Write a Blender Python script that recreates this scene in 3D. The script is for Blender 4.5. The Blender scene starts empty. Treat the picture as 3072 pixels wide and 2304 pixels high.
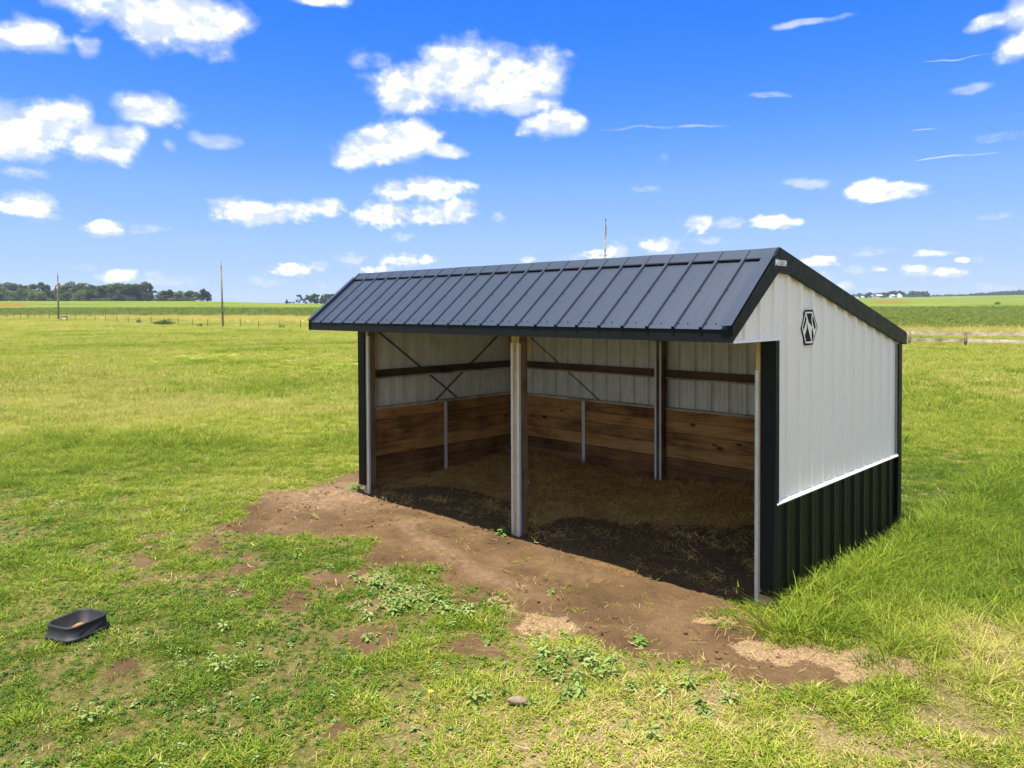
import bpy, bmesh, math, random
import numpy as np
from mathutils import Vector, Matrix

random.seed(7)
RNG = np.random.default_rng(7)
SC = bpy.context.scene
COL = SC.collection

# ------------------------------------------------------------------ camera
CAM = Vector((10.8014, -7.362, 3.0631))
YAW, PITCH, ROLL = (math.radians(a) for a in (44.5839, -1.2685, -0.2487))
FPX = 2294.6
fwd = Vector((-math.sin(YAW)*math.cos(PITCH), math.cos(YAW)*math.cos(PITCH), math.sin(PITCH)))
rgt = Vector((math.cos(YAW), math.sin(YAW), 0))
upv = rgt.cross(fwd)
r2 = rgt*math.cos(ROLL) + upv*math.sin(ROLL)
u2 = -rgt*math.sin(ROLL) + upv*math.cos(ROLL)
cam_d = bpy.data.cameras.new('camera')
cam = bpy.data.objects.new('camera', cam_d)
COL.objects.link(cam)
M = Matrix.Identity(4)
for i in range(3):
    M[i][0], M[i][1], M[i][2], M[i][3] = r2[i], u2[i], -fwd[i], CAM[i]
cam.matrix_world = M
cam_d.sensor_width = 36
cam_d.lens = FPX*36/3072
cam_d.shift_y = -(1152-977.02)/3072
cam_d.clip_start = .1
cam_d.clip_end = 20000
SC.camera = cam
FH = Vector((-math.sin(YAW), math.cos(YAW)))       # horizontal view direction
RH = Vector((math.cos(YAW), math.sin(YAW)))        # horizontal right
HOR = 926.2                                         # eye level row of the photograph (3072 px wide)

SUN = Vector((.014, -.31, 1)).normalized()
EXPO = 1.5

# ------------------------------------------------------------------ node helpers
class NT:
    def __init__(s, tree): s.t = tree; tree.nodes.clear()
    def n(s, typ, **kw):
        nd = s.t.nodes.new(typ)
        for k, v in kw.items():
            if k.startswith('_'): nd.inputs[int(k[1:])].default_value = v
            else: setattr(nd, k, v)
        return nd
    def l(s, a, b): s.t.links.new(a, b)
    def m(s, op, a, b=None, c=None, clamp=False):
        nd = s.t.nodes.new('ShaderNodeMath'); nd.operation = op; nd.use_clamp = clamp
        for i, x in enumerate((a, b, c)):
            if x is None: continue
            if isinstance(x, (int, float)): nd.inputs[i].default_value = x
            else: s.l(x, nd.inputs[i])
        return nd.outputs[0]
    def v(s, op, a, b=None, c=None, out=0):
        nd = s.t.nodes.new('ShaderNodeVectorMath'); nd.operation = op
        for i, x in enumerate((a, b, c)):
            if x is None: continue
            if isinstance(x, (tuple, list)): nd.inputs[i].default_value = x
            else: s.l(x, nd.inputs[i])
        return nd.outputs[out]
    def noise(s, vec, scale, detail=4, rough=.55, dim='3D', out=0, dist=0):
        nd = s.n('ShaderNodeTexNoise', noise_dimensions=dim)
        nd.inputs['Scale'].default_value = scale; nd.inputs['Detail'].default_value = detail
        nd.inputs['Roughness'].default_value = rough; nd.inputs['Distortion'].default_value = dist
        if vec is not None: s.l(vec, nd.inputs['Vector'])
        return nd.outputs[out]
    def ramp(s, fac, stops):
        nd = s.n('ShaderNodeValToRGB'); e = nd.color_ramp.elements
        while len(e) > 1: e.remove(e[-1])
        for i, (p, c) in enumerate(stops):
            el = e[0] if i == 0 else e.new(p)
            el.position = p; el.color = (*c, 1) if len(c) == 3 else c
        s.l(fac, nd.inputs[0]); return nd.outputs[0]
    def mix(s, fac, a, b, mode='MIX'):
        nd = s.n('ShaderNodeMix', data_type='RGBA', blend_type=mode)
        for sock, x in ((nd.inputs[0], fac), (nd.inputs[6], a), (nd.inputs[7], b)):
            if isinstance(x, (int, float)): sock.default_value = x
            elif isinstance(x, tuple): sock.default_value = (*x, 1) if len(x) == 3 else x
            else: s.l(x, sock)
        return nd.outputs[2]
    def rng(s, val, a, b, c=0., d=1., smooth=False):
        nd = s.n('ShaderNodeMapRange', interpolation_type='SMOOTHSTEP' if smooth else 'LINEAR')
        s.l(val, nd.inputs[0])
        for i, x in enumerate((a, b, c, d)): nd.inputs[i+1].default_value = x
        return nd.outputs[0]
    def bump(s, h, strength=.5, dist=.01, normal=None):
        nd = s.n('ShaderNodeBump'); nd.inputs['Strength'].default_value = strength
        nd.inputs['Distance'].default_value = dist; s.l(h, nd.inputs['Height'])
        if normal is not None: s.l(normal, nd.inputs['Normal'])
        return nd.outputs[0]

# ------------------------------------------------------------------ world: sky with cumulus
world = bpy.data.worlds.new('World'); SC.world = world; world.use_nodes = True
W = NT(world.node_tree)
sky = W.n('ShaderNodeTexSky', sky_type='NISHITA', sun_disc=False)
sky.sun_elevation = math.asin(SUN.z); sky.sun_rotation = math.atan2(SUN.x, SUN.y)
sky.air_density = 1.0; sky.dust_density = 0.0; sky.ozone_density = 4.0; sky.altitude = 0
# very clear, saturated summer air: the physical sky's own paling towards the horizon drives a deeper blue
sr = W.n('ShaderNodeSeparateXYZ'); W.l(sky.outputs[0], sr.inputs[0])
rt_ = W.m('MULTIPLY', sr.outputs[0], .1)
skyc = W.ramp(rt_, [(.08, (.020,.16,.75)), (.13, (.022,.225,.98)), (.155, (.048,.275,1.0)), (.195, (.11,.36,1.0)), (.27, (.245,.50,1.0)), (.40, (.38,.615,.99)), (.6, (.48,.67,.96)), (.78, (.53,.70,.94))])
SKYG = 10.0/2**EXPO
skyc = W.v('SCALE', skyc); skyc.node.inputs['Scale'].default_value = SKYG

def sky_pt(dx, dy):
    "direction (azimuth from view axis, elevation) of a point of the photograph, in its 2212 px wide copy"
    u, v = dx*1.38879, dy*1.38879
    d = fwd*FPX + r2*(u-1536) + u2*(977.02-v)
    d.normalize()
    return math.atan2(d.x*RH.x+d.y*RH.y, d.x*FH.x+d.y*FH.y), math.asin(d.z)

tc = W.n('ShaderNodeTexCoord')
dvec = tc.outputs['Generated']
dx_ = W.v('DOT_PRODUCT', dvec, (RH.x, RH.y, 0), out=1)
dy_ = W.v('DOT_PRODUCT', dvec, (FH.x, FH.y, 0), out=1)
sx_ = W.n('ShaderNodeSeparateXYZ'); W.l(dvec, sx_.inputs[0])
az = W.m('ARCTAN2', dx_, dy_)
el = W.m('ARCSINE', sx_.outputs[2])
cN = W.n('ShaderNodeCombineXYZ'); W.l(az, cN.inputs[0]); W.l(W.m('MULTIPLY', el, 1.35), cN.inputs[1])
nv = cN.outputs[0]
nA = W.noise(nv, 13.0, 9, .57)
nB = W.noise(nv, 42.0, 6, .6)
nH = W.noise(nv, 105.0, 5, .6)
nUp = W.noise(W.v('ADD', nv, (-.006, .016, 0)), 13.0, 9, .55)
nC = W.noise(nv, 11.0, 2, .5, out=1)
lowk = W.rng(el, .06, .22, 1, 0)
cP = W.n('ShaderNodeCombineXYZ'); W.l(az, cP.inputs[0]); W.l(el, cP.inputs[1])
warp = W.v('SCALE', W.v('SUBTRACT', nC, (.5, .5, .5)))
W.l(W.rng(el, .02, .3, .006, .05), warp.node.inputs['Scale'])
warp = W.v('MULTIPLY', warp, (1, .7, 0))
P = W.v('ADD', cP.outputs[0], warp)
STRONG = [(880,180,75,52),(960,158,90,58),(1040,140,80,56),(1110,160,85,60),(1172,168,52,58),(1060,212,110,34),(900,212,60,28),(1130,235,62,24),
 (1190,272,65,32),(1238,268,28,16),(790,318,65,36),(850,300,80,38),(905,287,45,30),(760,335,38,22),(965,322,38,13),
 (30,280,90,60),(100,268,72,48),(20,312,105,30),(140,250,40,28),(205,305,60,35),(265,303,50,34),(295,290,22,22),(335,232,80,25),(300,246,48,12),
 (290,35,90,36),(330,70,70,30),(420,45,110,40),(490,55,62,36),(200,14,100,26),(60,78,80,26),(20,88,60,20),
 (490,452,45,25),(540,462,40,20),(590,462,55,20),(640,455,55,25),(705,447,42,21),
 (845,460,60,26),(920,464,62,22),(985,457,45,25),(820,470,45,12),(940,405,72,22),(850,412,40,18),
 (1870,405,36,21),(1925,418,66,16),(1945,402,38,13),(1680,480,58,18),(1440,530,45,17),(1508,485,24,16),(1290,552,54,12),(1327,545,22,13),
 (65,442,66,22),(20,450,45,15),(225,490,35,13),(2205,40,62,56),(2190,110,34,34),(2150,45,36,26),(2230,80,50,60),
 (760,562,28,10),(870,562,52,13),(920,560,20,8),(812,583,30,9),(255,594,38,10),(630,580,32,11),(2015,547,42,8),(2042,590,28,9),(1762,566,45,12),
 (1140,562,12,7),(2081,560,15,6),(1970,580,20,7),(1898,582,16,6),(1827,619,13,8),(690,0,50,11)]
FAINT = [(805,130,36,17),(400,85,100,22),(195,95,24,14),(310,495,32,8),(50,375,52,12),(2070,128,75,13),(2080,195,48,16),(2165,290,95,24),(2010,282,70,9),(2060,335,110,12),
 (685,576,18,8),(572,610,25,8),(182,578,24,6),(715,614,20,6),(335,592,18,7),(365,606,52,11),(1575,484,42,13),(1525,521,26,7),(1078,466,14,9),(870,514,14,8),
 (1432,340,14,12),(1670,210,36,10),(2150,467,48,11),(2200,505,22,8),(1875,545,37,9),(2112,559,10,6),(1990,587,30,10),(1852,583,18,7),(1780,603,14,10),(1883,626,12,5),(2126,618,18,7),
 (2171,623,18,5),(1740,50,70,16),(1440,272,90,9),(460,300,45,14),(370,312,16,12),(395,268,12,6),(1275,560,60,10),(1740,395,40,11),(1400,405,26,8)]
def chain(blobs, smooth):
    cur = None
    for (x, y, rx, ry) in blobs:
        a0, e0 = sky_pt(x, y); a1, e1 = sky_pt(x+rx, y-ry)
        g_ = 1.24 if rx > 40 else 1.5; k = (1/abs(a1-a0)/g_, 1/abs(e1-e0)/g_, 0)
        q = W.v('MULTIPLY_ADD', P, k, (-a0*k[0], -e0*k[1], 0))
        ln = W.v('LENGTH', q, out=1)
        cur = ln if cur is None else W.m('SMOOTH_MIN', cur, ln, smooth)
    return cur
fS = W.m('SUBTRACT', 1.0, chain(STRONG, .28))
fF = W.m('SUBTRACT', 1.0, chain(FAINT, .1))
hA = W.m('SUBTRACT', nA, .5); hB = W.m('SUBTRACT', nB, .5); hH = W.m('SUBTRACT', nH, .5)
nz = W.m('ADD', W.m('ADD', W.m('MULTIPLY', hA, 1.75), W.m('MULTIPLY', hB, .5)), W.m('MULTIPLY', W.m('MULTIPLY', hH, lowk), 1.5))
vS = W.m('ADD', W.m('MINIMUM', fS, .60), nz)
vF = W.m('ADD', W.m('MINIMUM', fF, .5), W.m('MULTIPLY', nz, 1.5))
dS = W.rng(vS, -.06, .60, smooth=True)
dF = W.m('MULTIPLY', W.rng(vF, -.05, .95, smooth=True), .85)
# unseen clouds added all round outside the view, made denser for whiter fill light
nO = W.noise(nv, 6.0, 8, .58)
outm = W.m('MAXIMUM', W.rng(W.m('ABSOLUTE', az), .66, .76), W.rng(el, .44, .55))
dO = W.m('MULTIPLY', W.m('MULTIPLY', W.rng(nO, .46, .58, smooth=True), outm), W.rng(el, .0, .06))
dens = W.m('MAXIMUM', W.m('MAXIMUM', dS, dF), dO)
relief = W.m('ADD', W.m('MULTIPLY', W.m('SUBTRACT', nA, nUp), 3.2), W.m('MULTIPLY', vS, .55))
shade = W.rng(relief, .05, .78, smooth=True)
ccol = W.mix(W.m('MAXIMUM', shade, W.m('MULTIPLY', outm, .6)), (.46, .52, .64), (1.0, 1.0, 1.0))
CLOUD = W.v('SCALE', ccol); CLOUD.node.inputs['Scale'].default_value = 1.6*SKYG
fin = W.mix(dens, skyc, CLOUD)
bg = W.n('ShaderNodeBackground'); bg.inputs[1].default_value = .1; W.l(fin, bg.inputs[0])
wo = W.n('ShaderNodeOutputWorld'); W.l(bg.outputs[0], wo.inputs[0])

sun_d = bpy.data.lights.new('sun', 'SUN'); sun_d.energy = 4.1; sun_d.angle = math.radians(.6); sun_d.color = (1, .95, .87)
sun = bpy.data.objects.new('sun', sun_d); COL.objects.link(sun)
sun.rotation_euler = SUN.to_track_quat('Z', 'Y').to_euler(); sun.location = (0, 0, 60)
SC.view_settings.view_transform = 'Standard'; SC.view_settings.look = 'None'
SC.view_settings.gamma = 1; SC.view_settings.use_curve_mapping = False
SC.view_settings.exposure = EXPO
SC.cycles.max_bounces = 8; SC.cycles.diffuse_bounces = 6; SC.cycles.glossy_bounces = 3; SC.cycles.transmission_bounces = 4
SC.cycles.use_denoising = True

# ------------------------------------------------------------------ object helpers
def tag(o, label=None, cat=None, group=None, kind=None):
    if label: o['label'] = label
    if cat: o['category'] = cat
    if group: o['group'] = group
    if kind: o['kind'] = kind
    return o
def link(o, parent=None):
    COL.objects.link(o)
    if parent is not None:
        o.parent = parent
    return o
def empty(name, loc=(0,0,0), rz=0):
    o = bpy.data.objects.new(name, None); o.location = loc; o.rotation_euler = (0, 0, rz)
    o.empty_display_size = .2; COL.objects.link(o); return o
class MB:
    def __init__(s): s.v = []; s.f = []; s.m = []
    def add(s, vs, fs, mi=0):
        b = len(s.v); s.v += [tuple(p) for p in vs]; s.f += [tuple(b+i for i in f) for f in fs]; s.m += [mi]*len(fs); return s
    def box(s, x0, x1, y0, y1, z0, z1, mi=0):
        return s.add([(x0,y0,z0),(x1,y0,z0),(x1,y1,z0),(x0,y1,z0),(x0,y0,z1),(x1,y0,z1),(x1,y1,z1),(x0,y1,z1)],
              [(3,2,1,0),(4,5,6,7),(0,1,5,4),(1,2,6,5),(2,3,7,6),(3,0,4,7)], mi)
    def bar(s, a, b, w, h, mi=0, up=(0,0,1)):
        a, b = Vector(a), Vector(b); d = (b-a).normalized(); sd = d.cross(Vector(up))
        if sd.length < 1e-4: sd = d.cross(Vector((1,0,0)))
        sd.normalize(); u = sd.cross(d); sd *= w/2; u *= h/2
        return s.add([a-sd-u,a+sd-u,a+sd+u,a-sd+u,b-sd-u,b+sd-u,b+sd+u,b-sd+u],
              [(3,2,1,0),(4,5,6,7),(0,1,5,4),(1,2,6,5),(2,3,7,6),(3,0,4,7)], mi)
    def tube(s, pts, rads, n=8, mi=0):
        b = len(s.v); pts = [Vector(p) for p in pts]
        for i, p in enumerate(pts):
            d = (pts[min(i+1, len(pts)-1)] - pts[max(i-1, 0)]).normalized()
            a = d.cross(Vector((0,0,1)))
            if a.length < 1e-3: a = Vector((1,0,0))
            a.normalize(); c = d.cross(a)
            for k in range(n):
                t = 2*math.pi*k/n
                s.v.append(tuple(p + (a*math.cos(t)+c*math.sin(t))*rads[i]))
        for i in range(len(pts)-1):
            for k in range(n):
                s.f.append((b+i*n+k, b+i*n+(k+1)%n, b+(i+1)*n+(k+1)%n, b+(i+1)*n+k)); s.m.append(mi)
        s.f.append(tuple(b+k for k in range(n))[::-1]); s.m.append(mi)
        s.f.append(tuple(b+(len(pts)-1)*n+k for k in range(n))); s.m.append(mi)
        return s
    def prism(s, poly, ax, lo, hi, mi=0):
        "polygon in the other two axes (ccw), extruded along ax"
        def P(p, t):
            q = list(p); q.insert(ax, t); return tuple(q)
        n = len(poly)
        return s.add([P(p, lo) for p in poly]+[P(p, hi) for p in poly],
             [tuple(range(n))[::-1], tuple(range(n, 2*n))]+[(i, (i+1)%n, n+(i+1)%n, n+i) for i in range(n)], mi)
    def mesh(s, name, mats):
        me = bpy.data.meshes.new(name); me.from_pydata(s.v, [], s.f)
        for m in (mats if isinstance(mats, (list, tuple)) else [mats]): me.materials.append(m)
        if any(s.m): me.polygons.foreach_set('material_index', s.m)
        me.update(); return me
    def build(s, name, mats, parent=None, bevel=0, smooth=False):
        me = s.mesh(name, mats)
        bm = bmesh.new(); bm.from_mesh(me); bmesh.ops.recalc_face_normals(bm, faces=bm.faces)
        if bevel: bmesh.ops.bevel(bm, geom=[e for e in bm.edges if len(e.link_faces) == 2 and e.calc_face_angle(0) > .5], offset=bevel, segments=1, affect='EDGES')
        bm.to_mesh(me); bm.free()
        if smooth:
            me.polygons.foreach_set('use_smooth', [True]*len(me.polygons))
        return link(bpy.data.objects.new(name, me), parent)
def child(o, parent):
    "keep world placement under a parent that only has a location / z-rotation"
    o.parent = parent; o.matrix_parent_inverse = (Matrix.Translation(parent.location) @ parent.rotation_euler.to_matrix().to_4x4()).inverted(); return o

# value noise in numpy
_T = RNG.random((64, 256, 256))
def vnoise(x, y, sc, seed=0, octv=3):
    out = 0; amp = 1; tot = 0
    for o in range(octv):
        X = np.asarray(x)*sc*2**o + 37.3*seed; Y = np.asarray(y)*sc*2**o + 11.7*seed
        i = np.floor(X).astype(int); j = np.floor(Y).astype(int); fx = X-i; fy = Y-j
        fx = fx*fx*(3-2*fx); fy = fy*fy*(3-2*fy); t = _T[(seed*5+o) % 64]
        g = lambda a, b: t[a % 256, b % 256]
        out = out + amp*((g(i,j)*(1-fx)+g(i+1,j)*fx)*(1-fy)+(g(i,j+1)*(1-fx)+g(i+1,j+1)*fx)*fy)
        tot += amp; amp *= .5
    return out/tot
def sstep(a, b, x):
    t = np.clip((np.asarray(x, float)-a)/(b-a), 0, 1); return t*t*(3-2*t)

# ------------------------------------------------------------------ terrain
T_U = (np.array([0, 600, 900, 2700, 3072.])-1536)/FPX
T_D = np.array([0, 60, 100, 132, 165, 200, 320, 470, 530, 700, 1100, 1600, 3500.])
T_Z = np.array([[0,0,0,0,0],[0,0,0,0,0],[0,0,0,0,0],[.45,0,0,.3,.3],[1.15,.7,.6,.75,.8],[1.45,1.2,.95,1.2,1.3],[4.3,4.2,3.9,3.1,3.2],
    [9.2,8.6,6.8,5.9,6.4],[9.8,8.9,6.9,7.0,7.6],[8,7,5,9.9,11],[5,5,5,17.0,19],[0,0,0,23.5,27.5],[0,0,0,20,26.]])
def ld(x, y):
    dx = np.asarray(x, float)-CAM.x; dy = np.asarray(y, float)-CAM.y
    return dx*RH.x+dy*RH.y, dx*FH.x+dy*FH.y
def xy(lat, dep):
    return CAM.x+lat*RH.x+dep*FH.x, CAM.y+lat*RH.y+dep*FH.y
def terrain(x, y):
    la, de = ld(x, y); w = np.clip(la/np.maximum(de, 1), T_U[0], T_U[-1]); de = np.clip(de, 0, 3400)
    cols = [np.interp(de, T_D, T_Z[:, k]) for k in range(5)]
    out = np.zeros_like(de)
    for k in range(4):
        m = (w >= T_U[k]) & (w <= T_U[k+1]); t = (w-T_U[k])/(T_U[k+1]-T_U[k])
        out = np.where(m, cols[k]*(1-t)+cols[k+1]*t, out)
    return out
def micro(x, y):
    x = np.asarray(x, float); y = np.asarray(y, float)
    h = (vnoise(x, y, .35, 3, 3)-.5)*.07 + (vnoise(x, y, 1.6, 4, 3)-.5)*.03
    inshed = sstep(-.4, .1, x)*sstep(7.7, 7.2, x)*sstep(-.5, .0, y)
    return h*(1-.7*inshed) - .012
def gz(x, y): return terrain(x, y) + micro(x, y)

DIRT = np.array([(-1.6,1.1),(-1.3,.2),(-.95,-.4),(-.85,-1.0),(-.5,-1.75),(.25,-2.42),(.8,-2.75),(1.35,-2.25),(1.57,-1.8),(2.3,-1.55),(3.05,-2.0),(3.6,-1.8),(4.36,-1.9),(5.03,-1.85),(5.68,-2.05),(6.24,-1.92),(6.62,-1.8),(7.08,-1.75),(7.55,-1.75),(7.95,-1.65),(8.3,-1.15),(7.6,-.72),(7.15,-.5),(6.95,-.15),(7.0,.2),(7.2,.3),(7.2,3.6),(.05,3.6),(.05,.3),(-.6,1.0)])
def poly_sd(x, y, poly):
    "signed distance, negative inside"
    x = np.asarray(x, float); y = np.asarray(y, float); d = np.full(x.shape, 1e9); ins = np.zeros(x.shape, bool); n = len(poly)
    for i in range(n):
        ax, ay = poly[i]; bx, by = poly[(i+1) % n]; ex, ey = bx-ax, by-ay
        t = np.clip(((x-ax)*ex+(y-ay)*ey)/(ex*ex+ey*ey), 0, 1)
        d = np.minimum(d, np.hypot(x-ax-t*ex, y-ay-t*ey))
        c = (ay > y) != (by > y)
        ins ^= c & (x < (bx-ax)*(y-ay)/(by-ay+1e-12)+ax)
    return np.where(ins, -d, d)
SPOTS = [(2.95,-3.6,.5),(3.6,-3.3,.5),(1.75,-3.9,.55),(.95,-4.0,.5),(.3,-3.3,.6),(3.9,-5.0,.4),(4.9,-3.3,.45),(5.7,-2.75,.4),(7.3,-2.25,.4),(4.25,-2.7,.6),(3.3,-2.6,.6),(6.1,-4.3,.3),(1.2,-3.1,.7),(2.2,-3.3,.5),(1.9,-2.9,.5)]
TAN = [(5.13,-1.85,.34),(5.8,-1.95,.42),(8.2,-.62,.55),(7.7,-1.0,.3),(3.6,-2.3,.25),(4.3,-2.25,.25),(7.0,-.6,.22)]
def dirt_mask(x, y):
    n = (vnoise(x, y, 2.2, 8, 4)-.5)*.7
    n2 = (vnoise(x, y, 4.2, 9, 5)-.5)
    m = sstep(.30, -.26, poly_sd(x, y, DIRT)+n*1.7)
    for (a, b, r) in SPOTS:
        m = np.maximum(m, .78*sstep(.14, -.16, np.hypot((x-a)*.8, y-b)-r*.34+n2*r*2.4))
    return m
def tan_mask(x, y):
    n = (vnoise(x, y, 3, 12, 5)-.5); m = np.zeros(np.shape(x))
    for (a, b, r) in TAN: m = np.maximum(m, .85*sstep(r, r*.3, np.hypot((x-a)*.75, y-b)+n*1.5*r+.1*r))
    return m
def axis(lo, hi, step, far, g=1.13):
    a = list(np.arange(lo, hi+1e-6, step)); s = step
    while a[-1] < far: s *= g; a.append(a[-1]+s)
    s = step
    while a[0] > -far: s *= g; a.insert(0, a[0]-s)
    return np.array(a)
def grid_mesh(name, X, Y, Z, mats, attrs={}, smooth=True, parent=None):
    ny, nx = X.shape
    co = np.stack([X, Y, Z], -1).reshape(-1, 3).astype(np.float32)
    i = np.arange(nx-1)[None]+np.arange(ny-1)[:, None]*nx
    f = np.stack([i, i+1, i+nx+1, i+nx], -1).reshape(-1, 4)
    me = bpy.data.meshes.new(name)
    me.vertices.add(len(co)); me.vertices.foreach_set('co', co.ravel())
    me.loops.add(f.size); me.loops.foreach_set('vertex_index', f.ravel().astype(np.int32))
    me.polygons.add(len(f)); me.polygons.foreach_set('loop_start', np.arange(0, f.size, 4, dtype=np.int32))
    me.polygons.foreach_set('use_smooth', np.full(len(f), smooth))
    for k, a in attrs.items():
        at = me.attributes.new(k, 'FLOAT', 'POINT'); at.data.foreach_set('value', np.asarray(a, np.float32).ravel())
    me.materials.append(mats); me.update(calc_edges=True); me.validate()
    return link(bpy.data.objects.new(name, me), parent)

# ------------------------------------------------------------------ materials
def mat(name):
    m = bpy.data.materials.new(name); m.use_nodes = True; N = NT(m.node_tree)
    b = N.n('ShaderNodeBsdfPrincipled'); o = N.n('ShaderNodeOutputMaterial'); N.l(b.outputs[0], o.inputs[0])
    return m, N, b
def setc(N, b, c):
    if isinstance(c, tuple): b.inputs['Base Color'].default_value = (*c, 1)
    else: N.l(c, b.inputs['Base Color'])
def simple(name, col, rough=.5, metal=0, var=.12, scale=6, bump=0, spec=.5, stretch=(1,1,1), rv=.07):
    m, N, b = mat(name)
    g = N.n('ShaderNodeNewGeometry'); p = N.v('MULTIPLY', g.outputs['Position'], stretch)
    n = N.noise(p, scale, 5, .6)
    k = N.rng(n, .3, .7, 1-var, 1+var)
    c = N.v('SCALE', (0,0,0)); c.node.inputs[0].default_value = col; N.l(k, c.node.inputs['Scale'])
    setc(N, b, c); b.inputs['Metallic'].default_value = metal; b.inputs['Specular IOR Level'].default_value = spec
    N.l(N.rng(N.noise(p, scale*3, 4), .3, .7, rough-rv, rough+rv), b.inputs['Roughness'])
    if bump: N.l(N.bump(N.noise(p, scale*6, 4), bump, .004), b.inputs['Normal'])
    return m

def attr(N, name, typ='GEOMETRY', out='Fac'):
    a = N.n('ShaderNodeAttribute', attribute_name=name, attribute_type=typ); return a.outputs[out]

# soil + thatch under the grass
M_ground, N, b = mat('pasture_soil')
g = N.n('ShaderNodeNewGeometry'); pos = g.outputs['Position']
d = attr(N, 'dirt'); tn = attr(N, 'tan'); dr = attr(N, 'dry')
n1 = N.noise(pos, 1.3, 6, .6); n2 = N.noise(pos, 9, 6, .65); n3 = N.noise(pos, 45, 5, .7)
soil = N.ramp(N.m('ADD', N.m('MULTIPLY', n1, .65), N.m('MULTIPLY', n3, .35)), [(.32, (.052,.030,.013)), (.5, (.105,.063,.028)), (.62, (.152,.095,.046)), (.74, (.24,.163,.088))])
pale = attr(N, 'pale')
soil = N.mix(N.m('MULTIPLY', pale, N.rng(n2, .3, .65)), soil, (.25,.165,.095))
thatch = N.ramp(N.m('ADD', N.m('MULTIPLY', n2, .5), N.m('MULTIPLY', n3, .5)), [(.35, (.045,.036,.012)), (.5, (.105,.092,.024)), (.65, (.22,.165,.07))])
lime = N.ramp(N.m('ADD', N.m('MULTIPLY', n2, .5), N.m('MULTIPLY', n3, .5)), [(.35, (.17,.20,.024)), (.5, (.26,.285,.036)), (.65, (.34,.33,.07))])
thatch = N.mix(attr(N, 'tanny'), thatch, N.ramp(n3, [(.35, (.085,.062,.026)), (.5, (.20,.155,.06)), (.66, (.33,.25,.12))]))
thatch = N.mix(dr, thatch, lime)
c = N.mix(N.rng(N.m('ADD', d, N.m('MULTIPLY', N.m('SUBTRACT', n3, .5), .6)), .35, .6, smooth=True), thatch, soil)
straw = N.ramp(n3, [(.35, (.14,.085,.04)), (.55, (.29,.195,.10)), (.7, (.40,.29,.16))])
c = N.mix(N.rng(N.m('ADD', tn, N.m('MULTIPLY', N.m('SUBTRACT', n3, .5), .9)), .35, .65, smooth=True), c, straw)
setc(N, b, c); b.inputs['Roughness'].default_value = .95; b.inputs['Specular IOR Level'].default_value = .15
n4 = N.noise(pos, 22, 4, .6); bh = N.m('ADD', N.m('ADD', N.m('MULTIPLY', n2, .7), N.m('MULTIPLY', n3, .35)), N.m('MULTIPLY', n4, .4))
N.l(N.bump(bh, 1.0, .05), b.inputs['Normal'])

def field_mat(name, stops, sc=(.06, .9), stretch=(1,1,1), bump=1.0, rowdir=None):
    m, N, b = mat(name)
    g = N.n('ShaderNodeNewGeometry'); p = N.v('MULTIPLY', g.outputs['Position'], stretch)
    a = N.noise(p, sc[0], 6, .6); c2 = N.noise(p, sc[1], 6, .7)
    f = N.m('ADD', N.m('MULTIPLY', a, .55), N.m('MULTIPLY', c2, .45))
    setc(N, b, N.ramp(f, stops)); b.inputs['Roughness'].default_value = .9; b.inputs['Specular IOR Level'].default_value = 0
    N.l(N.bump(c2, bump, .25), b.inputs['Normal'])
    return m
M_past = field_mat('far_pasture', [(.36, (.28,.32,.045)), (.5, (.38,.41,.07)), (.64, (.47,.48,.11))], (.05, 1.2))
M_gold = field_mat('golden_grass', [(.36, (.34,.37,.06)), (.5, (.49,.47,.105)), (.62, (.60,.53,.17))], (.12, 1.5))
M_soy = field_mat('soybean', [(.36, (.055,.088,.003)), (.5, (.085,.135,.004)), (.64, (.125,.175,.008))], (.03, 1.1))
# distant fields: strips of crops, hay and stubble following the ground
M_far, N, b = mat('distant_fields')
g = N.n('ShaderNodeNewGeometry')
wv = N.v('SUBTRACT', g.outputs['Position'], tuple(CAM))
la = N.v('DOT_PRODUCT', wv, (RH.x, RH.y, 0), out=1); de = N.v('DOT_PRODUCT', wv, (FH.x, FH.y, 0), out=1)
cc = N.n('ShaderNodeCombineXYZ'); N.l(N.m('MULTIPLY', la, .012), cc.inputs[0]); N.l(N.m('MULTIPLY', de, .05), cc.inputs[1])
bands = N.noise(cc.outputs[0], 1.0, 4, .6)
fine = N.noise(g.outputs['Position'], .35, 5, .7)
f = N.m('ADD', N.m('MULTIPLY', bands, .75), N.m('MULTIPLY', fine, .25))
c = N.ramp(f, [(.36, (.060,.098,.012)), (.45, (.095,.135,.02)), (.56, (.14,.165,.03)), (.64, (.20,.195,.05)), (.71, (.27,.245,.10))])
br = attr(N, 'brown')
c = N.mix(N.m('MULTIPLY', br, N.rng(fine, .25, .6, .5, 1)), c, (.16,.105,.02))
setc(N, b, c); b.inputs['Roughness'].default_value = .95; b.inputs['Specular IOR Level'].default_value = 0

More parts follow.
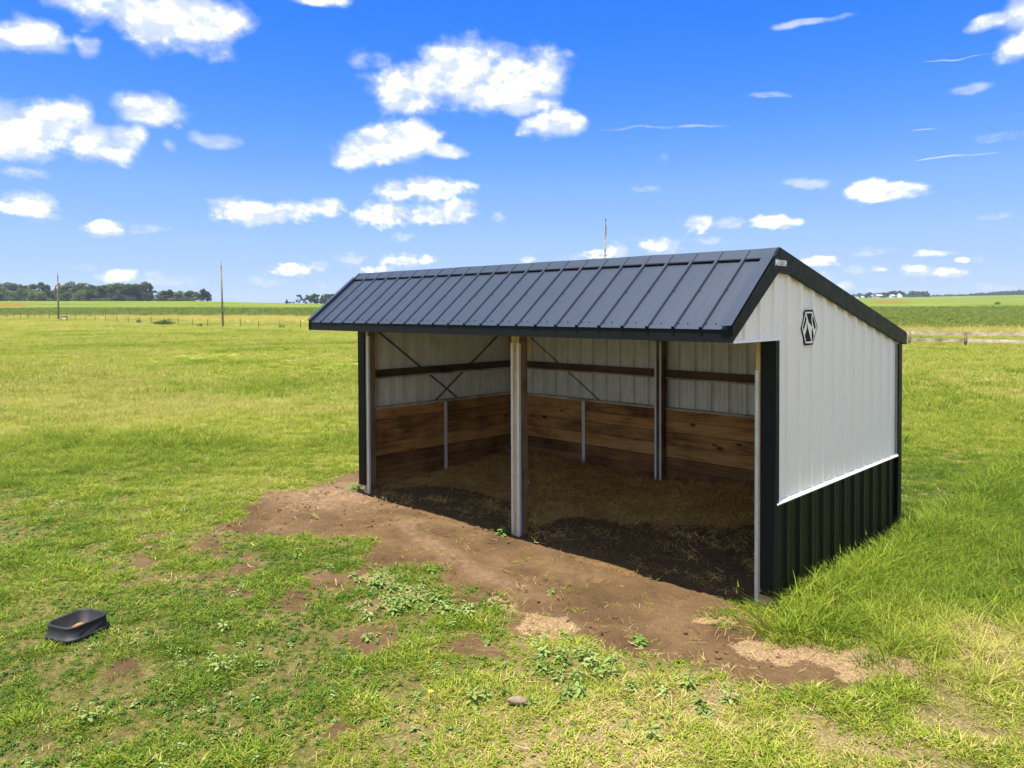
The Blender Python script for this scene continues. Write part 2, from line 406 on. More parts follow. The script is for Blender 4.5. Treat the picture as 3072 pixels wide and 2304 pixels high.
# leaf / grass material: colour from the instance's 'dry' value and a per-instance random
def leaf_mat(name, stops, transl=.35, rnd=.22, from_attr=True, rough=.55, along=True):
    m = bpy.data.materials.new(name); m.use_nodes = True; N = NT(m.node_tree)
    oi = N.n('ShaderNodeObjectInfo')
    r = N.m('MULTIPLY', N.m('SUBTRACT', oi.outputs['Random'], .5), rnd)
    bl = attr(N, 'blade')
    f = N.m('ADD', r, N.m('MULTIPLY', N.m('SUBTRACT', bl, .5), .44))
    if from_attr: f = N.m('ADD', f, attr(N, 'dry', 'INSTANCER'))

    else: f = N.m('ADD', f, .5)
    col = N.ramp(f, stops)
    pr = N.n('ShaderNodeBsdfPrincipled'); N.l(col, pr.inputs['Base Color']); pr.inputs['Roughness'].default_value = rough
    pr.inputs['Specular IOR Level'].default_value = .15
    tr = N.n('ShaderNodeBsdfTranslucent'); N.l(col, tr.inputs[0])
    mx = N.n('ShaderNodeMixShader'); mx.inputs[0].default_value = transl; N.l(pr.outputs[0], mx.inputs[1]); N.l(tr.outputs[0], mx.inputs[2])
    o = N.n('ShaderNodeOutputMaterial'); N.l(mx.outputs[0], o.inputs[0]); return m
GR = [(0, (.050,.105,.014)), (.25, (.125,.205,.014)), (.45, (.215,.278,.020)), (.66, (.355,.385,.048)), (.84, (.46,.40,.12)), (.97, (.56,.43,.22))]
M_grass = leaf_mat('grass_blade', GR, .38, .34)
M_weed = leaf_mat('weed_leaf', [(0, (.09,.16,.025)), (.5, (.19,.275,.065)), (1, (.31,.38,.14))], .3, .6, False)
M_straw = leaf_mat('straw', [(0, (.13,.08,.03)), (.5, (.32,.22,.09)), (1, (.58,.44,.22))], .15, .5, False, .6)
M_strawdark = leaf_mat('soiled_straw', [(0, (.18,.105,.03)), (.45, (.40,.25,.07)), (.8, (.72,.52,.15)), (1, (.85,.68,.28))], .1, .5, False, .6)
M_soyleaf = leaf_mat('soy_leaf', [(0, (.055,.085,.004)), (.5, (.092,.13,.005)), (1, (.19,.22,.03))], .3, .6, False, .5)
M_goldleaf = leaf_mat('ripe_grass_blade', [(0, (.26,.29,.04)), (.5, (.48,.42,.10)), (1, (.6,.5,.22))], .35, .6, False)

# ------------------------------------------------------------------ ground sheet
def refine(a, lo, hi, k):
    out = []
    for p0, p1 in zip(a[:-1], a[1:]):
        n_ = k if (p0 >= lo and p1 <= hi) else 1
        out += [p0+(p1-p0)*i/n_ for i in range(n_)]
    return np.array(out+[a[-1]])
ax_x = refine(axis(-6, 12.5, .075, 6000), -1.3, 8.5, 3); ax_y = refine(axis(-7.5, 5, .075, 6000), -2.8, .45, 3)
GX, GY = np.meshgrid(ax_x, ax_y)
la, de = ld(GX, GY)
dip = sstep(74, 110, de)*2.5
GZ = gz(GX, GY) - np.where(de > 74, .03, 0) - dip
dm = dirt_mask(GX, GY); tm = tan_mask(GX, GY)
def dryness(x, y):
    x = np.asarray(x, float); y = np.asarray(y, float)
    la, de = ld(x, y)
    base = .29 + .36*sstep(7, 34, de) + (vnoise(x, y, .16, 20, 3)-.5)*.46 + (vnoise(x, y, .9, 21, 3)-.5)*.30*sstep(60, 15, de)
    # the right foreground is a dry tangle, the strip along the end wall lush green
    br = sstep(4.6, 8.0, x)*sstep(-.6, -2.4, y)
    br2 = sstep(8.2, 9.4, x)*sstep(2.5, .4, y)
    base = base + (.36+.55*(vnoise(x, y, 1.7, 25, 3)-.5))*np.maximum(br, br2*.75)
    lush = sstep(8.7, 7.5, x)*sstep(7.0, 7.3, x)*sstep(-.75, .0, y)*sstep(6, 3.8, y)
    base = base*(1-.75*lush) + .33*.75*lush
    gp = np.exp(-((x-2.3)**2/.9+(y+2.5)**2/.5)) + .8*np.exp(-((x+16.4)**2/5+(y-7.3)**2/2.5))
    base = base - .2*gp
    trk = sstep(.62, .75, vnoise(x, y, .22, 31, 2))
    far_ = sstep(11, 26, de)
    base = base+.1*trk
    return np.clip(base*(1-far_)+far_*np.clip(base+(vnoise(x, y, .09, 27, 3)-.5)*.35, .30, .70), .02, .98)
dryg = dryness(GX, GY)
pale = sstep(1.3, .3, np.hypot((GX+.35)*.8, GY+.55)) * .9
stre = .65*sstep(.26, .02, np.abs((GY+.95)+.28*(GX-3.2)+(vnoise(GX, GY, .8, 40, 3)-.5)*.7))*sstep(1.2, 2.2, GX)*sstep(5.6, 4.6, GX)
pale = np.maximum(pale, stre*.9)
HP = RNG.random((170, 4))
for (hx_, hy_, ha_, hs_) in HP:
    cx0, cy0 = -1.2+9.4*hx_, -2.6+2.7*hy_; rr_ = .05+.03*hs_
    ix = np.where(np.abs(ax_x-cx0) < .16)[0]; iy = np.where(np.abs(ax_y-cy0) < .16)[0]
    if len(ix) == 0 or len(iy) == 0: continue
    sl_ = np.s_[iy[0]:iy[-1]+1, ix[0]:ix[-1]+1]
    q = np.hypot(GX[sl_]-cx0, GY[sl_]-cy0)/rr_
    GZ[sl_] += dm[sl_]*(-.022*np.exp(-(q**4))+.012*np.exp(-((q-1.35)/.35)**2))*(.5+.8*hs_)
GZ = GZ + dm*((vnoise(GX, GY, 9, 42, 3)-.5)*.022)
GZ = GZ + .02*stre + dm*(vnoise(GX, GY, 3.5, 41, 4)-.5)*.035
ground = grid_mesh('pasture_ground', GX, GY, GZ, M_ground, dict(dirt=dm, tan=tm, dry=sstep(.3, .58, dryg)*sstep(9, 20, de), tanny=sstep(.42, .7, dryg)*sstep(18, 10, de), pale=pale))
tag(ground, 'mown green pasture ground with bare brown dirt before the shed', kind='structure')

# far ground in strips (pasture, golden verge, soybean, distant fields)
def bound(tab):
    w = [t[0] for t in tab]; d = [t[1] for t in tab]; return lambda q: np.interp(q, w, d)
B0 = bound([(-2, 75), (2, 75)])
BA = bound([(-1.2, 200), (-.67, 188), (-.277, 152), (0, 122), (.4, 90), (.67, 84), (1.3, 80)])
BB = bound([(-1.2, 215), (-.67, 198), (-.277, 204), (0, 160), (.4, 97), (.67, 93), (1.3, 90)])
BC = bound([(-1.2, 345), (-.67, 318), (-.277, 335), (0, 330), (.4, 300), (.67, 300), (1.3, 300)])
def strip(name, lo, hi, n, m, off, label, pw=1.0, attrs=None):
    w = np.linspace(-1.25, 1.25, 170); t = np.linspace(0, 1, n)**pw
    Wd, Tt = np.meshgrid(w, t); D = lo(Wd)*(1-Tt)+hi(Wd)*Tt
    X, Y = xy(Wd*D, D)
    Z = terrain(X, Y)+off + (vnoise(X, Y, .12, 50, 3)-.5)*.25*sstep(80, 130, D)
    o = grid_mesh(name, X, Y, Z, m, attrs(Wd, D) if attrs else {})
    return tag(o, label, kind='structure')
strip('far_pasture', B0, BA, 60, M_past, .0, 'lime green pasture grass running back to the fences')
strip('golden_verge', BA, BB, 24, M_gold, .02, 'strip of ripe golden grass along the soybean field')
strip('soybean_field', BB, BC, 60, M_soy, .05, 'dark green soybean field beyond the fences')
def brown_attr(Wd, D):
    u = Wd*FPX+1536
    n = (vnoise(u, D, .02, 61, 2)-.5)*30
    rb = sstep(2590, 2640, u)*sstep(2742, 2712, u)*sstep(430, 450, D)*sstep(640, 610, D)
    lb = sstep(120, 60, u+n)*sstep(BC(Wd)+14, BC(Wd)+22, D)*sstep(BC(Wd)+105, BC(Wd)+95, D)
    return dict(brown=np.maximum(rb, lb))
BE = bound([(-2, 3300), (2, 3300)])
strip('distant_fields', BC, BE, 150, M_far, .0, 'rolling green and tan fields out to the horizon', 2.6, brown_attr)

# ------------------------------------------------------------------ grass, weeds, straw as instanced stuff
LIB = {}
def hidden_lib(name, meshes):
    c = bpy.data.collections.new('library_'+name)
    for i, me in enumerate(meshes):
        c.objects.link(bpy.data.objects.new('%s_%02d' % (name, i), me))
    LIB[name] = c; return c
def blade_mesh(name, m, n, rad, hgt, wid, lean, segs=3, seed=0, flat=0.0, head=0):
    r = np.random.default_rng(seed); vs = []; fs = []; bl = []
    for k in range(n):
        a = r.random()*6.283; q = rad*math.sqrt(r.random()); x, y = q*math.cos(a), q*math.sin(a)
        h = hgt*(.55+.7*r.random()); wd = wid*(.7+.6*r.random())
        da = a+(r.random()-.5)*2.4; ln = lean*(.3+1.1*r.random()); tw = r.random()*6.283
        sx, sy = math.cos(tw)*wd/2, math.sin(tw)*wd/2; b0 = len(vs); bv = r.random()
        up = 1-flat*r.random()
        for s in range(segs+1):
            t = s/segs; bend = ln*h*t*t; z = h*(t-.28*ln*t*t)*up
            cx, cy = x+math.cos(da)*bend, y+math.sin(da)*bend; k2 = 1-t**1.6
            if s < segs:
                vs += [(cx-sx*k2, cy-sy*k2, z), (cx+sx*k2, cy+sy*k2, z)]; bl += [bv, bv]
            else:
                vs.append((cx, cy, z)); bl.append(bv)
        for s in range(segs-1): i = b0+2*s; fs.append((i, i+1, i+3, i+2))
        i = b0+2*(segs-1); fs.append((i, i+1, i+2))
        if head and r.random() < head:      # seed head on a stalk
            i = len(vs); px, py, pz = vs[-1]; hh = h*.2; w2 = wid*.6
            vs += [(px-w2, py, pz), (px+w2, py, pz), (px+math.cos(da)*hh*.3, py+math.sin(da)*hh*.3, pz+hh), (px, py-w2, pz), (px, py+w2, pz)]
            bl += [1.0]*5; fs += [(i, i+1, i+2), (i+3, i+4, i+2)]
    me = bpy.data.meshes.new(name); me.from_pydata(vs, [], fs); me.materials.append(m)
    me.attributes.new('blade', 'FLOAT', 'POINT').data.foreach_set('value', bl); return me
def weed_mesh(name, m, n, ln, wd, hgt, seed=0, stem=True):
    r = np.random.default_rng(seed); vs = []; fs = []; bl = []
    for k in range(n):
        t = k/max(n-1, 1); z0 = hgt*t*(.6+.4*r.random()); a = k*2.4+r.random(); l = ln*(1.0-.35*t)*(.7+.5*r.random()); w = wd*(l/ln)
        rise = .25+.5*r.random()*t; ca, sa = math.cos(a), math.sin(a); b0 = len(vs); st = .25*l
        prof = [(0, .12), (.3, .95), (.6, 1.0), (.85, .55)]
        for (p, ww) in prof:
            d = st+l*p; z = z0+l*(rise*p-.55*p*p)
            x, y = ca*d, sa*d; ww *= w/2
            vs += [(x+sa*ww, y-ca*ww, z-.12*ww), (x, y, z+.14*w*ww/w), (x-sa*ww, y+ca*ww, z-.12*ww)]
        d = st+l; vs.append((ca*d, sa*d, z0+l*(rise-.55)))
        for s in range(3):
            i = b0+3*s; fs += [(i, i+1, i+4, i+3), (i+1, i+2, i+5, i+4)]
        i = b0+9; fs += [(i, i+1, b0+12), (i+1, i+2, b0+12)]
        bl += [r.random()]*13
    if stem:
        b0 = len(vs)
        for k in range(4):
            a = k*1.57; vs += [(.004*math.cos(a), .004*math.sin(a), -.01), (.003*math.cos(a), .003*math.sin(a), hgt)]
        bl += [.3]*8
        for k in range(4): i, j = b0+2*k, b0+2*((k+1) % 4); fs.append((i, j, j+1, i+1))
    me = bpy.data.meshes.new(name); me.from_pydata(vs, [], fs); me.materials.append(m)
    me.attributes.new('blade', 'FLOAT', 'POINT').data.foreach_set('value', bl); return me
def straw_mesh(name, m, n, rad, ln, wd, seed, lift=.03):
    r = np.random.default_rng(seed); vs = []; fs = []; bl = []
    for k in range(n):
        a = r.random()*6.283; q = rad*math.sqrt(r.random()); x, y = q*math.cos(a), q*math.sin(a)
        d = r.random()*3.1416; l = ln*(.35+.9*r.random())/2; w = wd*(.6+.7*r.random())/2; z = .004+lift*r.random(); tz = (r.random()-.5)*lift*1.6
        dx, dy = math.cos(d), math.sin(d); b0 = len(vs); cv = (r.random()-.5)*l*.12; bv = r.random()
        for t in (-1, 0, 1):
            px, py = x+dx*l*t-dy*cv*(1-t*t), y+dy*l*t+dx*cv*(1-t*t); zz = max(z+tz*t, .003)
            vs += [(px-dy*w, py+dx*w, zz), (px+dy*w, py-dx*w, zz+w*.6)]; bl += [bv, bv]
        fs += [(b0, b0+1, b0+3, b0+2), (b0+2, b0+3, b0+5, b0+4)]
    me = bpy.data.meshes.new(name); me.from_pydata(vs, [], fs); me.materials.append(m)
    me.attributes.new('blade', 'FLOAT', 'POINT').data.foreach_set('value', bl); return me
def scatter(name, pts, scale, lib, label, dry=None, tilt=.0, zs=None, seed=1):
    n = len(pts); r = np.random.default_rng(seed)
    me = bpy.data.meshes.new(name); me.vertices.add(n); me.vertices.foreach_set('co', np.asarray(pts, np.float32).ravel())
    def A(nm, typ, val, key='value'):
        me.attributes.new(nm, typ, 'POINT').data.foreach_set(key, np.ascontiguousarray(val).ravel())
    rot = np.stack([(r.random(n)-.5)*tilt, (r.random(n)-.5)*tilt, r.random(n)*6.283], 1).astype(np.float32)
    sc = np.stack([scale, scale, scale if zs is None else scale*zs], 1).astype(np.float32)
    A('rot', 'FLOAT_VECTOR', rot, 'vector'); A('scl', 'FLOAT_VECTOR', sc, 'vector')
    A('dry', 'FLOAT', (np.full(n, .5) if dry is None else dry).astype(np.float32))
    A('idx', 'INT', r.integers(0, len(LIB[lib].objects), n).astype(np.int32))
    o = link(bpy.data.objects.new(name, me))
    ng = bpy.data.node_groups.new('scatter_'+name, 'GeometryNodeTree')
    ng.interface.new_socket('Geometry', in_out='INPUT', socket_type='NodeSocketGeometry')
    ng.interface.new_socket('Geometry', in_out='OUTPUT', socket_type='NodeSocketGeometry')
    nd = ng.nodes; gi = nd.new('NodeGroupInput'); go = nd.new('NodeGroupOutput')
    ci = nd.new('GeometryNodeCollectionInfo'); ci.inputs[0].default_value = LIB[lib]; ci.inputs[1].default_value = True; ci.inputs[2].default_value = True
    ip = nd.new('GeometryNodeInstanceOnPoints'); ip.inputs['Pick Instance'].default_value = True
    def NA(nm, t):
        q = nd.new('GeometryNodeInputNamedAttribute'); q.data_type = t; q.inputs[0].default_value = nm; return q.outputs[0]
    L = ng.links.new
    L(gi.outputs[0], ip.inputs['Points']); L(ci.outputs[0], ip.inputs['Instance']); L(NA('idx', 'INT'), ip.inputs['Instance Index'])
    e2r = nd.new('FunctionNodeEulerToRotation'); L(NA('rot', 'FLOAT_VECTOR'), e2r.inputs[0]); L(e2r.outputs[0], ip.inputs['Rotation'])
    L(NA('scl', 'FLOAT_VECTOR'), ip.inputs['Scale']); L(ip.outputs[0], go.inputs[0])
    o.modifiers.new('scatter', 'NODES').node_group = ng
    return tag(o, label, kind='stuff')
hidden_lib('short_tuft', [blade_mesh('short_tuft_mesh', M_grass, 20, .075, .056, .0088, 1.45, 3, 100+i, .7) for i in range(8)])
hidden_lib('tall_tuft', [blade_mesh('tall_tuft_mesh', M_grass, 34, .12, .22, .0075, 1.15, 4, 200+i, .35, .10) for i in range(7)])
hidden_lib('far_tuft', [blade_mesh('far_tuft_mesh', M_grass, 40, .26, .22, .02, .7, 3, 300+i, .2, .04) for i in range(5)])
hidden_lib('weed', [weed_mesh('weed_mesh', M_weed, 12, .055, .024, .06, 400+i) for i in range(5)]+[weed_mesh('weed_mesh', M_weed, 17, .065, .028, .12, 420+i) for i in range(2)])
hidden_lib('clover', [weed_mesh('clover_mesh', M_weed, 10, .024, .02, .035, 440+i, False) for i in range(4)])
hidden_lib('herb', [weed_mesh('herb_mesh', M_grass, 12, .030, .017, .035, 460+i, False) for i in range(6)])
hidden_lib('straw_bits', [straw_mesh('straw_bits_mesh', M_straw, 4, .14, .085, .0035, 500+i) for i in range(5)])
hidden_lib('bedding_bits', [straw_mesh('bedding_bits_mesh', M_strawdark, 22, .17, .10, .0038, 520+i, .035) for i in range(5)])
hidden_lib('soy_plant', [weed_mesh('soy_plant_mesh', M_soyleaf, 22, .30, .2, .5, 600+i, False) for i in range(4)])
hidden_lib('ripe_tuft', [blade_mesh('ripe_tuft_mesh', M_goldleaf, 40, .35, .55, .03, .5, 3, 700+i, .1, .3) for i in range(4)])

def in_view(n, d0, d1, wlim=.80, power=1.0):
    "random ground points between two depths, a little wider than the view"
    de = np.sqrt(RNG.random(n)*(d1*d1-d0*d0)+d0*d0)
    lat = (RNG.random(n)*2-1)*wlim*(de+2.2)
    return xy(lat, de)
def keep_out(x, y, pad=.0):
    return (x > -.02-pad) & (x < 7.3+pad) & (y > -.02) & (y < 3.7+pad)
TUB = (2.88, -5.16)
# near short grass
x, y = in_view(128000, 3.0, 19, .84)
dmk = np.maximum(dirt_mask(x, y), .75*tan_mask(x, y)); patch = vnoise(x, y, .8, 70, 4)
fine_ = vnoise(x, y, 3.2, 74, 3); dens = (1-dmk)**1.5*sstep(.22, .5, patch+.08)*(.25+.75*sstep(.34, .56, fine_))
k = (RNG.random(len(x)) < np.maximum(dens, .035*(y < -.4))) & ~keep_out(x, y, .02) & (np.hypot(x-TUB[0], y-TUB[1]) > .205)
x, y, dmk = x[k], y[k], dmk[k]
hgt = .45+.75*vnoise(x, y, .7, 71, 3)+.75*sstep(.4, .75, vnoise(x, y, 3.2, 74, 3))
hgt = hgt*(1-.35*dmk)*.86
dry = dryness(x, y)+.16*dmk+.18*sstep(.5, .3, vnoise(x, y, 3.2, 74, 3))+np.where(RNG.random(len(x)) < .10, .35, 0)
scatter('short_grass', np.stack([x, y, gz(x, y)], 1), hgt, 'short_tuft', 'short trampled pasture grass in the foreground', dry, .5)
# taller grass: right of the shed, left field and round the walls
x, y = in_view(98000, 4, 34, .84)
la_, de_ = ld(x, y)
lush = sstep(7.25, 7.5, x)*sstep(-.95, -.3, y)
t1 = lush*(.35+.65*sstep(2.6, .9, x-7.3)) + .55*sstep(12, 20, de_)*sstep(.3, .55, vnoise(x, y, .25, 72, 3)+.12) + .4*sstep(7.6, 8.6, x)*sstep(3.4, 4.4, y)
t1 = np.maximum(t1, .30*sstep(10, 16, de_))
dmk = dirt_mask(x, y)
k = (RNG.random(len(x)) < t1*(1-dmk)) & ~keep_out(x, y, .03) & ~((x > 7.9) & (y < -.1) & (RNG.random(len(x)) < .6))
x, y, lush = x[k], y[k], lush[k]
near_wall = sstep(1.0, .1, x-7.3)*sstep(7.2, 7.35, x)
hg = .55+.55*vnoise(x, y, .5, 73, 3)+.55*near_wall*lush+.25*lush
la_, de_ = ld(x, y)
scatter('tall_grass', np.stack([x, y, gz(x, y)], 1), hg, 'tall_tuft', 'taller lush grass beside the end wall and across the pasture', dryness(x, y)+.04, .3, seed=5)
# far pasture
x, y = in_view(110000, 17, 110, .80)
la_, de_ = ld(x, y); w_ = la_/de_
k = (de_ < np.minimum(BA(w_), 110)) & ~keep_out(x, y, .2) & (RNG.random(len(x)) < 1.25-de_/110)
x, y = x[k], y[k]
la_, de_ = ld(x, y)
pt = vnoise(x, y, .12, 75, 3); rv = RNG.random(len(x)); cm_ = vnoise(x, y, .55, 77, 3)
extra = np.where(rv < .06, -.22, 0)+np.where(rv > .86, .20, 0)+(cm_-.5)*.30; big = np.where(rv < .06, 1.25, 1.0)*(.75+.6*cm_)
scatter('pasture_grass', np.stack([x, y, gz(x, y)-.02], 1), (.55+.9*pt)*(1+.3*sstep(40, 100, de_))*big, 'far_tuft', 'seeding lime green grass across the wide pasture', np.clip(dryness(x, y)+.0+.75*extra, .1, .70), .25, seed=6)
x, y = in_view(42000, 95, 190, .76)
la_, de_ = ld(x, y); k = de_ < BA(la_/de_)-1; x, y = x[k], y[k]
scatter('fenceline_grass', np.stack([x, y, terrain(x, y)-.02], 1), 1.3+.8*vnoise(x, y, .1, 76, 3), 'far_tuft', 'pale seeding grass near the wire fence', dryness(x, y)+.05, .25, seed=7)
# golden verge and soybean canopy
x, y = in_view(60000, 78, 215, .78)
la_, de_ = ld(x, y); w_ = la_/de_
k = (de_ > BA(w_)-2) & (de_ < BB(w_)+1) & (RNG.random(len(x)) < np.where(w_ > .2, 1, .3)); x, y = x[k], y[k]
scatter('ripe_grass', np.stack([x, y, terrain(x, y)-.03], 1), .8+.8*RNG.random(len(x)), 'ripe_tuft', 'ripe golden grass stalks along the soybean edge', None, .3, seed=8)
x, y = in_view(150000, 88, 300, .76)
la_, de_ = ld(x, y); w_ = la_/de_
k = (de_ > BB(w_)) & (RNG.random(len(x)) < 1.3-de_/260); x, y = x[k], y[k]
scatter('soybean_plants', np.stack([x, y, terrain(x, y)+.05], 1), 1.0+.7*RNG.random(len(x)), 'soy_plant', 'leafy dark green soybean plants in the crop field', None, .4, seed=9)
# broadleaf weeds and clover in the foreground
x, y = in_view(14000, 4.5, 12.5, .84)
cl = vnoise(x, y, .9, 80, 4)
band = sstep(.15, .4, poly_sd(x, y, DIRT))*sstep(2.1, 1.0, poly_sd(x, y, DIRT))*sstep(2.4, 3.2, x)*sstep(8.3, 7.0, x)*sstep(0, -1, y)
k = (RNG.random(len(x)) < band*sstep(.42, .58, cl)*.95+.010*(y < -2.5)*(x < 7)) & ~keep_out(x, y, .2) & (dirt_mask(x, y) < .8) & (np.hypot(x-TUB[0], y-TUB[1]) > .34)
x, y = x[k], y[k]
scatter('broadleaf_weeds', np.stack([x, y, gz(x, y)], 1), .35+1.0*RNG.random(len(x)), 'weed', 'pale broadleaf weeds spread along the edge of the dirt', None, .5, seed=10)
x, y = in_view(9000, 4.5, 13, .84)
k = (RNG.random(len(x)) < .45*sstep(.5, .66, vnoise(x, y, .7, 82, 3))) & (dirt_mask(x, y) < .4) & (y < 0) & (x < 7.5) & (np.hypot(x-TUB[0], y-TUB[1]) > .3)
x, y = x[k], y[k]
scatter('clover', np.stack([x, y, gz(x, y)+.01], 1), .8+.8*RNG.random(len(x)), 'clover', 'low clover leaves mixed in the foreground grass', None, .4, seed=11)
x, y = in_view(74000, 3.6, 14.5, .84)
dm_ = dirt_mask(x, y)
k = (RNG.random(len(x)) < (1-dm_)**2*(.25+.75*sstep(.36, .6, vnoise(x, y, 1.6, 84, 4)))) & ~keep_out(x, y, .05) & ((x < 7.4) | (y < -1.2)) & (np.hypot(x-TUB[0], y-TUB[1]) > .25)
x, y = x[k], y[k]
scatter('leafy_ground_cover', np.stack([x, y, gz(x, y)+.004], 1), .45+.65*RNG.random(len(x)), 'herb', 'small leafy plants knitted through the grazed turf', np.clip(dryness(x, y)-.15, 0, 1), .6, seed=16)
# loose straw outside
x, y = in_view(14000, 4.5, 13, .84)
sd_ = poly_sd(x, y, DIRT)
p_ = .06*(sd_ < .4)+.9*tan_mask(x, y)+.22*sstep(-.05, .1, sd_)*sstep(.9, .2, sd_)*(vnoise(x, y, 1.4, 83, 3) > .5)+.4*sstep(4.5, 7.5, x)*(y < -1.4)+.16
k = (RNG.random(len(x)) < p_*.42) & ~keep_out(x, y, .02) & (np.hypot(x-TUB[0], y-TUB[1]) > .34)
x, y = x[k], y[k]
scatter('loose_straw', np.stack([x, y, gz(x, y)], 1), .6+.7*RNG.random(len(x)), 'straw_bits', 'loose pale straw and dead stems lying on dirt and grass', None, .15, seed=12)
# ------------------------------------------------------------------ shed materials
M_roof = simple('roof_paint', (.019,.030,.048), .44, 0, .05, .9, .0, .5, rv=.02)
M_trim = simple('black_trim', (.0075,.0095,.010), .5, 0, .15, 3, 0, .12)
M_black = simple('black_panel', (.0065,.0078,.007), .40, 0, .2, 3, 0, .22, (1,1,.15))
M_white = simple('white_panel', (.87,.82,.72), .42, 0, .015, 2, 0, .5, (1,1,.2), rv=.03)
M_galv = simple('galvanised', (.54,.54,.52), .5, .15, .14, 18, 0, .5, (1,1,.3))
M_screw = simple('screw', (.02,.02,.024), .4, .2, .1, 6)
M_under = simple('steel_underside', (.66,.65,.58), .6, 0, .05, 3)
M_liner, N, b = mat('liner_panel')          # back face of the steel, dusty
g = N.n('ShaderNodeNewGeometry'); sp = N.n('ShaderNodeSeparateXYZ'); N.l(g.outputs['Position'], sp.inputs[0])
n = N.noise(N.v('MULTIPLY', g.outputs['Position'], (1,1,.35)), 5, 6, .65); n2 = N.noise(g.outputs['Position'], 40, 4, .7)
c = N.mix(N.rng(n, .35, .7), (.64,.645,.59), (.48,.475,.41))
c = N.mix(N.m('MULTIPLY', N.rng(n2, .62, .75), .35), c, (.12,.10,.07))
setc(N, b, c); b.inputs['Roughness'].default_value = .6
def wood(name, cols, knots=True, gscale=1.0, dark=0):
    m, N, b = mat(name)
    t = N.n('ShaderNodeTexCoord'); oi = N.n('ShaderNodeObjectInfo')
    off = N.m('MULTIPLY', oi.outputs['Random'], 37.0)
    cx = N.n('ShaderNodeCombineXYZ')
    for i in range(3): N.l(off, cx.inputs[i])
    p = N.v('ADD', t.outputs['Object'], cx.outputs[0])
    pw = N.v('ADD', p, N.v('SCALE', N.noise(p, 1.3, 2, .5, out=1)))
    pw.node.inputs[1].links[0].from_node.inputs['Scale'].default_value = .10
    st = N.v('MULTIPLY', pw, (.9*gscale, 16*gscale, 16*gscale))
    gr = N.noise(st, 1.6, 6, .62, dist=.6); fine = N.noise(N.v('MULTIPLY', p, (3, 90, 90)), 1, 3, .6)
    blot = N.noise(N.v('MULTIPLY', p, (1, 3, 3)), 1.5, 4, .6)
    f = N.m('ADD', N.m('ADD', N.m('MULTIPLY', gr, .55), N.m('MULTIPLY', fine, .2)), N.m('MULTIPLY', blot, .25))
    g_ = N.n('ShaderNodeNewGeometry'); stn = N.noise(N.v('MULTIPLY', g_.outputs['Position'], (1,1,1.6)), 1.4, 5, .62)
    f = N.m('ADD', f, N.m('MULTIPLY', N.m('SUBTRACT', oi.outputs['Random'], .5), .20))
    f = N.m('ADD', f, N.m('MULTIPLY', N.m('SUBTRACT', stn, .5), .75))
    c = N.ramp(f, [(.24, tuple(q*.45 for q in cols[0])), (.36, cols[0]), (.5, cols[1]), (.66, cols[2])])
    if knots:
        vo = N.n('ShaderNodeTexVoronoi', feature='F1'); vo.inputs['Scale'].default_value = 1; vo.inputs['Randomness'].default_value = 1
        N.l(N.v('MULTIPLY', p, (2.1, 4.6, 4.6)), vo.inputs['Vector'])
        kn = N.rng(N.m('ADD', vo.outputs['Distance'], N.m('MULTIPLY', N.m('SUBTRACT', blot, .5), .2)), .08, .16)
        c = N.mix(N.m('SUBTRACT', 1, kn), c, tuple(q*.28 for q in cols[0]))
    setc(N, b, c); b.inputs['Roughness'].default_value = .75; b.inputs['Specular IOR Level'].default_value = .25
    N.l(N.bump(gr, .35, .004), b.inputs['Normal'])
    return m
M_pine = wood('pine_plank', [(.155,.070,.020), (.30,.145,.043), (.43,.23,.076)])
M_kick = wood('stained_plank', [(.095,.040,.012), (.17,.078,.024), (.25,.125,.045)], False)
M_post = wood('post_timber', [(.085,.05,.026), (.15,.098,.055), (.22,.15,.09)], False, .8)
M_fresh = wood('fresh_timber', [(.30,.19,.085), (.42,.29,.14), (.52,.38,.20)], True, .8)
M_girt = wood('girt_timber', [(.045,.025,.012), (.075,.043,.02), (.11,.066,.034)], False)
M_strap = simple('dull_strap', (.10,.085,.06), .6, .2, .2)
M_rail = wood('weathered_rail', [(.27,.215,.16), (.45,.375,.285), (.6,.52,.41)], False)

# ------------------------------------------------------------------ the shed
X0, X1, D0 = -.045, 7.287, 3.65          # outer faces of the end walls, outer face of the rear wall
YE, ZE, ZS = -.9285, 2.876, 2.744        # front eave edge, its top, soffit height
YR, ZR = .01, 3.637                      # ridge
YB, ZB, ZBB = 3.827, 2.697, 2.554        # rear eave
FT = .3048
ZW = 1.078
shed = empty('run_in_shed', (3.62, 1.8, 0))
tag(shed, 'open-front run-in shed with charcoal metal roof and white and black steel walls', 'shed')
def S(o): return child(o, shed)
def roofz(y):
    y = np.asarray(y, float)
    return np.where(y < YR, ZE+(y-YE)/(YR-YE)*(ZR-ZE), ZR+(y-YR)/(YB-YR)*(ZB-ZR))
def rz(y): return float(roofz(y))
